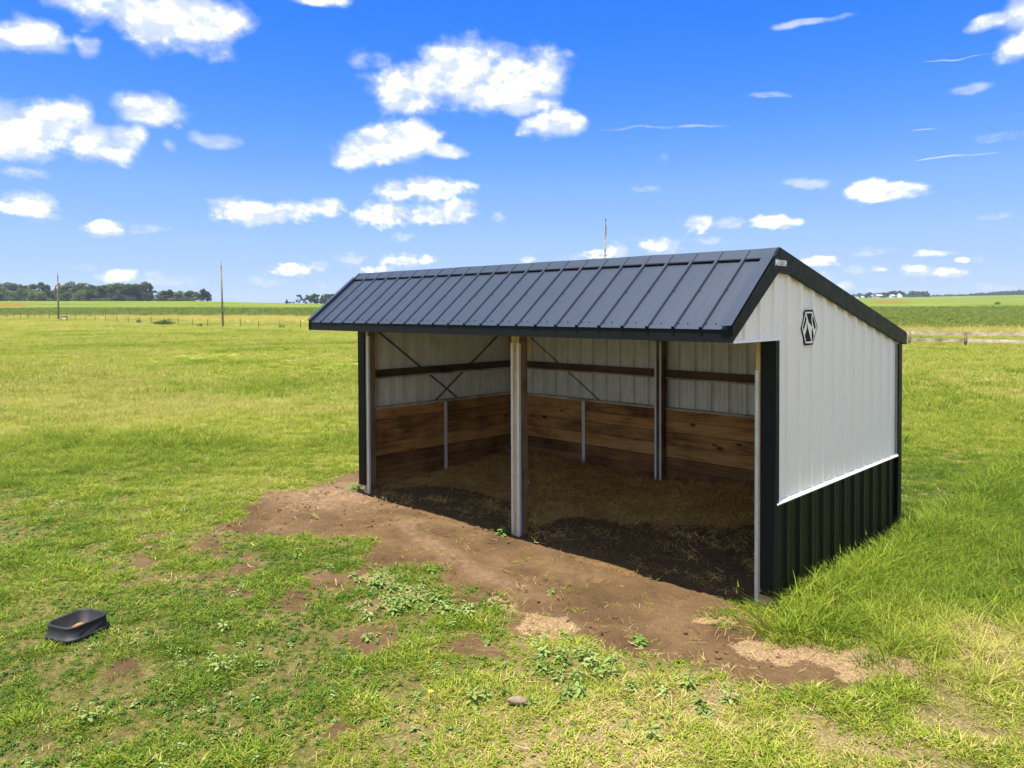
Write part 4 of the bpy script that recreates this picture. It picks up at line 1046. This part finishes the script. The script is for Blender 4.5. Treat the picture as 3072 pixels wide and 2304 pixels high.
# ------------------------------------------------------------------ utility poles
M_pole = wood('pole_timber', [(.10,.085,.068), (.17,.15,.125), (.26,.235,.2)], False, .5)
M_iron = simple('dark_iron', (.02,.02,.022), .5, .3)
M_rust = simple('rust', (.20,.07,.03), .8, 0, .3, 9)
def pole(u, dep, htop, rad, lean, label, arm=False):
    rad *= .8
    x, y, z = stand(u, dep); root = empty('utility_pole', (x, y, z)); tag(root, label, 'utility pole', 'old utility poles without wires')
    L_ = htop; mb = MB().tube([(0,0,-.4), (lean*.5,0,L_*.5), (lean,0,L_)], [rad*1.15, rad, rad*.78], 10)
    mb.build('pole_shaft', M_pole, root, smooth=True)
    top = Vector((lean, 0, L_))
    MB().tube([top+Vector((rad*.8,0,-.9)), top+Vector((rad*.8,0,.05))], [.05,.05], 8).tube([top+Vector((rad*.6,0,.0)), top+Vector((rad*.6,0,.55))], [.022,.018], 6).tube([top+Vector((rad*.6,0,.52)), top+Vector((rad*.6,0,.66))], [.05,.06], 8).build('pole_bracket', M_iron, root)
    MB().tube([(lean*.75-rad*1.6,0,L_*.74), (lean*.75+rad*2.2,0,L_*.74)], [.05,.05], 6).build('pole_bolt', M_iron, root)
    if arm:
        MB().tube([(lean,0,L_-2.3),(lean-1.2,.1,L_-2.1),(lean-2.2,.1,L_-2.6),(lean-2.4,.1,L_-3.9)], [.16,.14,.13,.1], 6).box(lean-.1, lean+1.3, -.1, .1, L_-2.45, L_-1.75).build('hanging_crossarm', M_rust, root)
    return root
pole(176, 165, 9.75, .2, -.15, 'wooden utility pole with rusty hanging crossarm before the far left treeline', True)
pole(669, 132, 10.7, .2, -.55, 'bare leaning wooden utility pole standing at the wire fence in the left pasture')
pole(1815, 74, 11.0, .12, .05, 'weathered pole top rising behind the shed roof')

# ------------------------------------------------------------------ wire fence, left
M_fpost = simple('old_post', (.10,.085,.06), .85, 0, .3, 6)
M_wire = simple('wire', (.12,.115,.10), .5, .5)
fence = empty('wire_fence', stand(400, 150)); tag(fence, 'low wire fence with thin wooden posts crossing the left pasture', 'fence')
UP = [5, 23, 42, 62, 83, 104, 126, 149, 174, 199, 226, 256, 285, 317, 351, 385, 418, 453, 493, 535, 577, 622, 722, 776, 838, 902]
def fdep(u): w = (u-1536)/FPX; return (132-.69*49.9)/(1+.69*w)
tops = []
for i, u in enumerate(UP):
    dpt = fdep(u) if u != 669 else 132; x, y, z = stand(u, dpt)
    h = 1.3+.25*random.random(); r_ = .042+.025*random.random(); lx = (random.random()-.5)*.16
    o = MB().tube([(x, y, z-.3), (x+lx*.5, y, z+h*.5), (x+lx, y, z+h)], [r_, r_*.95, r_*.9], 7).build('fence_post', M_fpost); child(o, fence); tops.append((x+lx*.8, y, z, h))
ext = [stand(u, fdep(u)) for u in (-160, -60)]
for fr in (.35, .6, .88):
    o = MB().tube([(e[0], e[1], e[2]+1.3*fr) for e in ext]+[(t[0], t[1], t[2]+1.3*fr) for t in tops], [.012]*(len(tops)+2), 4).build('wire', M_wire); child(o, fence)

# little black and white stand by the fence
x, y, z = stand(193, 158); tr = empty('feed_bunk', (x, y, z), YAW+.1); tr.scale = (.75, .75, .8)
tag(tr, 'small black topped white feed bunk on legs by the wire fence', 'feed bunk')
MB().box(-.75,.75,-.35,.35,1.02,1.28).build('lid', simple('bunk_black', (.015,.015,.017), .6), tr)
MB().box(-.66,.66,-.3,.3,.62,1.0).build('trough', simple('bunk_white', (.75,.75,.72), .6), tr)
for lx in (-.7, .7):
    for ly in (-.28, .28): MB().box(lx-.05, lx+.05, ly-.05, ly+.05, -.05, 1.02).build('leg', M_iron, tr)

# ------------------------------------------------------------------ board fence, right
bf = empty('board_fence', stand(2800, 59)); tag(bf, 'weathered grey board fence with round posts behind the shed on the right', 'fence')
lat0, dep0 = 34.94, 58.9
PX = []
for k in range(-8, 6):
    la_, de_ = lat0+k*2.86, dep0-k*2.86; x, y = xy(la_, de_); z = float(terrain(x, y)); PX.append((float(x), float(y), z))
M_fpost2 = wood('weathered_post', [(.13,.105,.07), (.21,.17,.115), (.30,.25,.18)], False, .6)
for (x, y, z) in PX:
    o = MB().tube([(x, y, z-.3), (x, y, z+.6), (x, y, z+1.14), (x, y, z+1.17)], [.115, .11, .105, .085], 12).build('fence_post', M_fpost2, smooth=True); child(o, bf)
fdir = (Vector(PX[-1])-Vector(PX[0])).normalized(); side = Vector((fdir.y, -fdir.x, 0))
if side.dot(Vector((CAM.x-PX[8][0], CAM.y-PX[8][1], 0))) < 0: side = -side
rail_me = {}
for i in range(len(PX)-1):
    a, c_ = Vector(PX[i]), Vector(PX[i+1]); L_ = (c_-a).length; ang = math.atan2(c_.y-a.y, c_.x-a.x)
    for j, (zz, hh) in enumerate(((1.00, .26), (.46, .24), (-.10, .16))):
        if 'r%d' % j not in rail_me:
            mb = MB(); nseg = 6
            for s in range(nseg+1):
                t = -L_/2+.01+s*(L_-.02)/nseg; dz = .012*math.sin(s*1.9+j)
                mb.v += [(t,-.025,-hh/2+dz),(t,.025,-hh/2+dz),(t,.025,hh/2+dz),(t,-.025,hh/2+dz)]
            for s in range(nseg):
                q = 4*s; mb.f += [(q,q+4,q+5,q+1),(q+1,q+5,q+6,q+2),(q+2,q+6,q+7,q+3),(q+3,q+7,q+4,q)]; mb.m += [0]*4
            mb.f += [(0,1,2,3),(4*nseg+3,4*nseg+2,4*nseg+1,4*nseg)]; mb.m += [0]*2
            rail_me['r%d' % j] = mb.mesh('rail', M_rail)
        o = bpy.data.objects.new('rail', rail_me['r%d' % j]); COL.objects.link(o)
        o.location = (a+c_)/2+Vector((0, 0, zz+(random.random()-.5)*.03))-side*.155; o.rotation_euler = (0, (random.random()-.5)*.008, ang); child(o, bf)

# ------------------------------------------------------------------ trees
def foliage(name, stops):
    m = bpy.data.materials.new(name); m.use_nodes = True; N = NT(m.node_tree)
    oi = N.n('ShaderNodeObjectInfo'); bl = attr(N, 'blade')
    f = N.m('ADD', N.m('MULTIPLY', bl, .55), N.m('MULTIPLY', oi.outputs['Random'], .45))
    col = N.ramp(f, stops)
    pr = N.n('ShaderNodeBsdfDiffuse'); N.l(col, pr.inputs[0]); tr = N.n('ShaderNodeBsdfTranslucent'); N.l(col, tr.inputs[0])
    mx = N.n('ShaderNodeMixShader'); mx.inputs[0].default_value = .22; N.l(pr.outputs[0], mx.inputs[1]); N.l(tr.outputs[0], mx.inputs[2])
    o = N.n('ShaderNodeOutputMaterial'); N.l(mx.outputs[0], o.inputs[0]); return m
M_leafA = foliage('broadleaf_green', [(.1, (.050,.074,.026)), (.5, (.085,.118,.040)), (.9, (.135,.165,.065))])
M_leafB = foliage('dark_green', [(.1, (.028,.047,.020)), (.5, (.050,.077,.030)), (.9, (.085,.11,.045))])
M_leafC = foliage('pale_green', [(.1, (.075,.105,.035)), (.5, (.12,.155,.055)), (.9, (.18,.21,.085))])
M_bark = simple('bark', (.10,.08,.06), .9, 0, .3, 4)
def crown_mesh(name, kind, seed, m):
    "unit tree: height 1, leaf clumps in lobes spread through the crown volume"
    r = np.random.default_rng(seed); vs = []; fs = []; bl = []; lobes = []
    if kind == 'broad':
        for k in range(20):
            a = r.random()*6.283; z = .08+.74*r.random()**.85; q = (.34-.22*abs(z-.42))*math.sqrt(r.random()); lobes.append((q*math.cos(a), q*math.sin(a), z, .11+.08*r.random()))
        lobes.append((.05*r.normal(), .05*r.normal(), .86, .11))
    elif kind == 'round':
        for k in range(15):
            a = r.random()*6.283; z = .08+.66*r.random(); q = .36*math.sqrt(r.random()); lobes.append((q*math.cos(a), q*math.sin(a), z, .15+.07*r.random()))
    elif kind == 'open':
        for k in range(11):
            a = r.random()*6.283; q = .30*r.random()**.5; z = .22+.72*r.random(); lobes.append((q*math.cos(a), q*math.sin(a), z, .075+.07*r.random()))
    elif kind == 'cone':
        for k in range(14):
            z = .12+.82*k/13; w = .24*(1-z)+.02
            for j in range(3 if z < .6 else 1): a = r.random()*6.283; lobes.append((w*.6*math.cos(a), w*.6*math.sin(a), z, w*.6+.03))
    elif kind == 'bush':
        for k in range(9):
            a = r.random()*6.283; q = .55*math.sqrt(r.random()); z = .2+.5*r.random(); lobes.append((q*math.cos(a), q*math.sin(a), z, .24+.1*r.random()))
    for (lx, ly, lz, lr) in lobes:
        lb = r.random()
        for k in range(int(46+lr*260)):
            d = r.normal(size=3); d /= np.linalg.norm(d); rad = lr*(.55+.55*r.random()**.6); c0 = np.array([lx, ly, lz])+d*rad*np.array([1.05, 1.05, .85])
            if c0[2] < .02: continue
            s = .021+.022*r.random(); t1_ = r.normal(size=3); t1_ -= d*np.dot(t1_, d)*.75; t1_ /= np.linalg.norm(t1_)+1e-9; t2_ = np.cross(d, t1_); t2_ /= np.linalg.norm(t2_)+1e-9
            b0 = len(vs); vs += [tuple(c0-t1_*s*1.3), tuple(c0-t2_*s*.8+d*s*.2), tuple(c0+t1_*s*1.3), tuple(c0+t2_*s*.8-d*s*.2)]
            fs.append((b0, b0+1, b0+2, b0+3)); bl += [.55*lb+.45*r.random()]*4
    me = bpy.data.meshes.new(name); me.from_pydata(vs, [], fs); me.materials.append(m)
    me.attributes.new('blade', 'FLOAT', 'POINT').data.foreach_set('value', bl); return me
def trunk_mesh(kind, seed):
    r = random.Random(seed); mb = MB(); h = dict(broad=.55, round=.4, open=.75, cone=.9, bush=.3)[kind]; w = dict(broad=.028, round=.025, open=.02, cone=.02, bush=.02)[kind]
    mb.tube([(0,0,-.04), (.01,0,h*.5), (0,.01,h)], [w*1.25, w, w*.4], 7)
    for k in range(6 if kind != 'cone' else 0):
        a = r.random()*6.283; z0 = h*(.35+.5*r.random()); l = .22
        mb.tube([(0,0,z0), (l*.5*math.cos(a), l*.5*math.sin(a), z0+.09), (l*math.cos(a), l*math.sin(a), z0+.22)], [w*.5, w*.35, w*.15], 5)
    return mb.mesh('trunk', M_bark)
CR = {}
LEAF = dict(A=M_leafA, B=M_leafB, C=M_leafC)
for i, kl in enumerate(('broadA', 'broadB', 'broadC', 'roundA', 'roundB', 'roundC', 'openA', 'openB', 'coneB', 'bushA', 'bushB', 'bushC')):
    kind, lf = kl[:-1], kl[-1]
    CR[(kind, lf)] = [(crown_mesh('crown', kind, 1000+i*17+j*5, LEAF[lf]), trunk_mesh(kind, i*3+j)) for j in range(3 if kind == 'broad' else 2)]
NTREE = [0]
def tree(name, cat, kind, leaf, u, dep, top_v, label, wide=1.0, group=None, sink=0, base_v=None):
    x, y, z = stand(u, dep)
    zt = CAM.z+(HOR-top_v)/FPX*dep
    h = max(zt-z, .8)
    if kind in ('broad', 'round'): h *= 1.06
    var = CR[(kind, leaf)]; NTREE[0] += 1; cm, tm_ = var[NTREE[0] % len(var)]
    root = empty(name, (x, y, z-sink-.05*h), NTREE[0]*2.17); root.scale = (h*wide, h*wide, h); tag(root, label, cat, group)
    for nm, me in (('trunk', tm_), ('crown', cm)):
        link(bpy.data.objects.new(nm, me), root)
    return root
GL_ = 'trees of the far left treeline'
LEFT = [ # u, top row, kind, leaf, width, depth, label
 (-40, 846, 'broad', 'A', 1.2, 540, 'broad tree just cut by the left edge of the far left treeline'),
 (4, 848, 'round', 'A', 1.3, 530, 'rounded green tree at the left end of the far treeline'),
 (24, 838, 'broad', 'A', 1.2, 538, 'tall peaked green tree, first summit from the left of the far treeline'),
 (45, 851, 'round', 'C', 1.2, 520, 'paler rounded tree between the first two summits of the far left treeline'),
 (58, 845, 'broad', 'A', 1.2, 545, 'second summit from the left in the far left treeline'),
 (80, 848, 'broad', 'B', 1.2, 548, 'dark tree filling the gap left of the twin-peaked crown'),
 (97, 843, 'broad', 'A', 1.1, 540, 'left half of the twin-peaked crown in the far left treeline'),
 (112, 856, 'round', 'C', 1.4, 515, 'wide pale willow-like tree bulging forward left of the first pole'),
 (124, 838, 'broad', 'B', 1.0, 545, 'right half of the twin-peaked crown, darkest at its top'),
 (143, 845, 'cone', 'B', 1.25, 525, 'dark pointed conifer just left of the rusty-armed pole'),
 (158, 860, 'round', 'C', 1.2, 528, 'low pale tree in the dip beside the dark conifer'),
 (172, 862, 'broad', 'A', 1.1, 540, 'low green tree straight behind the rusty-armed pole'),
 (187, 848, 'broad', 'B', 1.1, 545, 'dark tree leaning right of the rusty-armed pole'),
 (201, 832, 'open', 'A', 1.0, 538, 'tallest spiky tree, standing up right of the rusty-armed pole'),
 (206, 858, 'round', 'A', 1.3, 520, 'rounded tree below the tallest spiky tree'),
 (224, 848, 'broad', 'B', 1.2, 545, 'dark tree right of the tallest spiky tree'),
 (248, 841, 'broad', 'A', 1.0, 540, 'narrow-topped tree, second peak right of the rusty-armed pole'),
 (240, 862, 'round', 'C', 1.3, 516, 'low pale bulging tree below the narrow-topped tree'),
 (272, 847, 'broad', 'A', 1.3, 535, 'wide olive tree at the middle of the far left treeline'),
 (292, 846, 'round', 'A', 1.3, 545, 'flat-topped olive tree right of the middle of the far left treeline'),
 (312, 847, 'broad', 'A', 1.2, 530, 'olive tree below the small white cloud in the far left treeline'),
 (332, 844, 'broad', 'C', 1.2, 545, 'lighter peaked tree in the olive stretch of the treeline'),
 (352, 842, 'broad', 'A', 1.2, 535, 'highest olive crown in the right half of the treeline'),
 (372, 845, 'round', 'B', 1.3, 528, 'dark round tree starting the blue-green end of the treeline'),
 (390, 844, 'broad', 'B', 1.2, 545, 'dark broad tree left of the overhanging end tree'),
 (408, 845, 'broad', 'B', 1.2, 530, 'dark tree tucked under the overhanging end tree'),
 (428, 837, 'broad', 'B', 1.1, 540, 'tall dark overhanging tree that ends the high part of the treeline'),
 (441, 843, 'open', 'B', .9, 532, 'open feathery branch-crowned tree on the right flank of the tall end tree'),
 (446, 868, 'round', 'B', 1.1, 525, 'low blue-green tree at the foot of the tall end tree'),
 (458, 865, 'open', 'B', 1.3, 538, 'small blue-green tree with gaps, right of the tall end tree'),
 (474, 869, 'round', 'A', 1.1, 535, 'first low tree of the shorter right-hand clump'),
 (490, 866, 'broad', 'A', 1.3, 545, 'second low tree of the shorter right-hand clump'),
 (505, 862, 'broad', 'B', 1.3, 538, 'small peaked dark tree in the shorter right-hand clump'),
 (522, 867, 'round', 'C', 1.3, 545, 'light green tree in the middle of the shorter right-hand clump'),
 (540, 866, 'broad', 'C', 1.2, 538, 'yellow-green tree left of the domed dark tree'),
 (557, 863, 'round', 'B', 1.3, 535, 'domed dark tree in the shorter right-hand clump'),
 (570, 868, 'broad', 'A', 1.2, 545, 'ragged tree right of the domed dark tree'),
 (585, 867, 'open', 'A', 1.3, 535, 'open tree with sky through its crown near the clump end'),
 (600, 865, 'open', 'B', 1.3, 540, 'sparse tree with bare stems near the clump end'),
 (614, 860, 'broad', 'B', .9, 535, 'upright dark tree at the right end of the shorter clump'),
 (630, 872, 'open', 'B', .9, 532, 'last thin outlying tree at the right end of the shorter clump'),
]
for (u, tv, kd, lf, wd, dp, lab) in LEFT: tree('deciduous_tree' if kd != 'cone' else 'conifer_tree', 'tree', kd, lf, u, dp-20, tv, lab, wd, GL_)
LB = [(18, 880, 'B', 1.1, 'dark square bush at the foot of the left treeline'), (40, 884, 'C', 1.2, 'pale bush at the foot of the left treeline beside the dark square one'), (75, 886, 'A', 1.6, 'low bush under the wide pale willow'), (152, 886, 'C', 1.4, 'small bush standing out in the field before the rusty-armed pole'),
      (180, 880, 'A', 1.4, 'green bush just right of the rusty-armed pole'), (320, 884, 'A', 1.6, 'low bush under the olive trees'), (303, 885, 'C', 1.4, 'pale bush below the flat-topped olive tree'), (392, 878, 'A', 1.3, 'bright green bush under the dark trees'), (482, 880, 'B', 1.0, 'dark round bush at the front of the shorter clump'), (515, 884, 'A', 1.6, 'low bush in the middle front of the shorter clump'), (555, 882, 'A', 1.2, 'rounded bush under the domed dark tree'), (578, 884, 'C', 1.4, 'pale low bush near the right end of the shorter clump')]
for (u, tv, lf, wd, lab) in LB: tree('bush', 'bush', 'bush', lf, u, 495, tv, lab, wd*.8, 'bushes along the left treeline')
MID = [(897, 880, 'open', 'B', .9, 'thin upright tree standing first in the small far grove left of the roof'), (914, 884, 'open', 'B', 1.2, 'second tree of the small far grove, low and spreading'), (928, 879, 'open', 'A', 1.1, 'third tree of the small far grove, loose crowned'), (948, 876, 'broad', 'B', 1.15, 'tallest and densest tree of the small far grove'), (967, 881, 'cone', 'B', 1.3, 'thin spruce right of the densest grove tree'), (981, 878, 'broad', 'A', 1.0, 'spreading tree near the roof edge in the small far grove'), (994, 878, 'open', 'B', 1.0, 'loose tree partly hidden by the roof edge'), (1006, 880, 'broad', 'B', 1.0, 'tree of the small far grove mostly hidden behind the roof')]
for (u, tv, kd, lf, wd, lab) in MID: tree('grove_tree', 'tree', kd, lf, u, 500, tv, lab, wd, 'trees of the small grove left of the roof')
for (u, tv, kd, wd, lab) in ((861, 893, 'cone', 1.2, 'tiny dark spruce left of the small far grove'), (868, 900, 'bush', 1.0, 'dark round bush below the tiny spruce'), (881, 901, 'bush', 1.3, 'dark low bush between the tiny spruce and the grove'), (918, 902, 'bush', 1.6, 'brownish low bush at the foot of the small far grove')):
    tree('bush' if kd == 'bush' else 'conifer_tree', 'bush' if kd == 'bush' else 'tree', kd, 'B', u, 468, tv, lab, wd)
RIGHT = [(2540, 884, 'broad', 'B', 1.3, 'tree hidden behind the rake at the left end of the distant farm grove'), (2559, 882, 'round', 'A', 1.3, 'round tree at the left end of the distant farm grove'), (2580, 883, 'broad', 'A', 1.2, 'tree left of the white truck in the distant farm grove'), (2594, 885, 'round', 'B', 1.2, 'low tree right of the white truck'), (2607, 880, 'broad', 'B', 1.2, 'peaked dark tree left of the tan farm building'), (2627, 881, 'round', 'B', 1.3, 'dark tree behind the tan farm building'), (2650, 881, 'broad', 'A', 1.3, 'tree right of the tan farm building'), (2664, 880, 'broad', 'B', 1.2, 'dark tree left of the white farmhouse'), (2682, 876, 'broad', 'B', 1.3, 'tall dark tree behind the white farmhouse'), (2700, 876, 'broad', 'B', 1.3, 'tall dark tree behind the white barn'), (2722, 880, 'round', 'C', 1.5, 'light green rounded tree right of the white barn'), (2738, 877, 'broad', 'A', 1.3, 'tree right of the light green rounded one'), (2752, 876, 'round', 'A', 1.3, 'flat-topped tree in the right part of the distant farm grove'), (2767, 878, 'broad', 'B', 1.2, 'second last dark tree of the distant farm grove'), (2781, 877, 'cone', 'B', 1.6, 'upright dark tree closing the right end of the distant farm grove')]
for (u, tv, kd, lf, wd, lab) in RIGHT: tree('farm_tree', 'tree', kd, lf, u, 1120, tv, lab, wd*1.15, 'trees of the distant farm grove')
tree('bush', 'bush', 'bush', 'A', 2993, 356, 909, 'lone spreading bush in the sloping field on the right', 1.1)
tree('bush', 'bush', 'bush', 'B', 2646, 1010, 893, 'small dark bush in front of the tan farm building', 1.0)
tree('deciduous_tree', 'tree', 'round', 'B', 2843, 1500, 887, 'domed dark tree alone on the horizon right of the farm grove', 1.9)
# far-off wood on the right horizon: one mass
r = np.random.default_rng(5); cm = [crown_mesh('wood_clump', 'round', 2000+i, M_leafB) for i in range(3)]
hidden_lib('wood_clump', cm)
us = np.concatenate([2775+r.random(24)*90, 2865+r.random(180)*330]); ds = 1560+r.random(len(us))*140
hts = np.where(us < 2865, 5, np.interp(us, [2865, 2950, 3072, 3200], [4, 7, 10.5, 11]))*(.75+.5*r.random(len(us)))
px, py = xy((us-1536)/FPX*ds, ds); pz = terrain(px, py)-1
scatter('distant_wood', np.stack([px, py, pz], 1), hts*1.5, 'wood_clump', 'blue-green distant wood along the right horizon', None, .0, np.full(len(us), .75), seed=21)
# shrubs along the wire fence
for (u, dp, tv, wd, lf, lab) in ((418, 149, 951, .8, 'B', 'dark spiky bush round a fence post in the left pasture'), (494, 141, 946, .9, 'A', 'leafy shrub growing up a fence post left of the leaning pole'), (515, 142, 952, 1.4, 'C', 'pale shrub spreading right of the leafy shrub on the fence'), (466, 144, 956, 1.2, 'C', 'low pale shrub left of the leafy fence shrub'), (480, 140, 966, 1.8, 'A', 'low wide growth at the foot of the fence'), (599, 136, 969, .8, 'B', 'small dark tuft bush on the fence line left of the leaning pole'), (845, 124, 969, .8, 'A', 'small bush on the fence line near the shed')):
    tree('fence_shrub', 'shrub', 'bush', lf, u, dp, tv, lab, wd, 'shrubs along the wire fence')
# ------------------------------------------------------------------ distant farm
M_bw = simple('farm_white', (.78,.78,.76), .6, 0, .05, .5); M_bt = simple('farm_tan', (.42,.36,.30), .8, 0, .1, .5); M_rg = simple('farm_roof', (.42,.41,.40), .7, 0, .1, .5); M_dk = simple('farm_glass', (.03,.035,.04), .2)
def house(name, cat, label, u, dep, w, dpt, h, rh, rot, mw, mr, wins=2, base=0):
    x, y, z = stand(u, dep); root = empty(name, (x, y, z+base), YAW+rot); tag(root, label, cat, 'buildings of the distant farm')
    MB().box(-w/2, w/2, -dpt/2, dpt/2, -1.5, h).prism([(-dpt/2, h), (dpt/2, h), (0, h+rh-.15)], 0, -w/2, w/2).build('wall', mw, root)
    mb = MB()
    for s in (-1, 1):
        mb.add([(-w/2-.3, s*(dpt/2+.3), h-.1), (w/2+.3, s*(dpt/2+.3), h-.1), (w/2+.3, 0, h+rh), (-w/2-.3, 0, h+rh), (-w/2-.3, s*(dpt/2+.3), h-.28), (w/2+.3, s*(dpt/2+.3), h-.28), (w/2+.3, 0, h+rh-.2), (-w/2-.3, 0, h+rh-.2)],
               [(0,1,2,3),(7,6,5,4),(0,4,5,1),(1,5,6,2),(3,2,6,7),(0,3,7,4)])
    mb.build('roof', mr, root)
    for k in range(wins):
        xx = -w/2+w*(k+.5)/wins
        MB().box(xx-.45, xx+.45, -dpt/2-.06, -dpt/2+.02, h*.4, h*.4+1.2).build('window', M_dk, root)
    MB().box(w*.12, w*.12+1.0, -dpt/2-.07, -dpt/2+.01, -.2, 2.0).build('door', M_dk, root)
    return root
house('farm_shed', 'farm building', 'long tan farm building with grey roof in the distant grove', 2636, 1060, 7.5, 6, 2.6, 1.6, 0, M_bt, M_rg, 2, .5)
house('farmhouse', 'farmhouse', 'white farmhouse left of the white barn at the distant farm', 2676, 1060, 5.5, 6, 2.6, 1.6, .1, M_bw, M_rg, 2)
house('barn', 'barn', 'larger white barn with steep white roof at the distant farm', 2698, 1060, 6.5, 6, 3.4, 2.3, 1.2, M_bw, M_bw, 1)
x, y, z = stand(2587, 1050); tk = empty('box_truck', (x, y, z), YAW); tag(tk, 'small white box truck parked at the left of the distant farm', 'truck')
MB().box(-1.6, 1.0, -1.1, 1.1, .7, 3.1).build('cargo_box', M_bw, tk, bevel=.05); MB().prism([(1.05,.6),(2.7,.6),(2.7,1.4),(2.1,2.3),(1.05,2.3)], 1, -1.0, 1.0).build('cab', M_bw, tk)
for wx in (-1.0, 2.0):
    for wy in (-1.0, 1.0): MB().tube([(wx, wy-.12, .45), (wx, wy+.12, .45)], [.45,.45], 12).build('wheel', M_dk, tk)
x, y, z = stand(2567, 1040); wf = empty('white_fence', (x, y, z), YAW); tag(wf, 'low white fence left of the box truck at the distant farm', 'fence')
for k in range(5): MB().box(-4.5+k*2.25-.08, -4.5+k*2.25+.08, -.08, .08, -.2, 1.3).build('fence_post', M_bw, wf)
for zz in (.5, .85, 1.2): MB().box(-4.6, 4.6, -.1, -.06, zz-.1, zz+.1).build('rail', M_bw, wf)
# ------------------------------------------------------------------ summer haze over the land
hz = MB().box(-3450, 3450, -3450, 3450, -25, 75)
M_haze = bpy.data.materials.new('haze'); M_haze.use_nodes = True; N = NT(M_haze.node_tree)
pv = N.n('ShaderNodeVolumePrincipled'); pv.inputs['Color'].default_value = (.72, .84, 1, 1); pv.inputs['Density'].default_value = .00014; pv.inputs['Anisotropy'].default_value = .2
o = N.n('ShaderNodeOutputMaterial'); N.l(pv.outputs[0], o.inputs['Volume'])
tag(hz.build('haze', M_haze), 'thin blue summer haze over the far fields', kind='stuff')
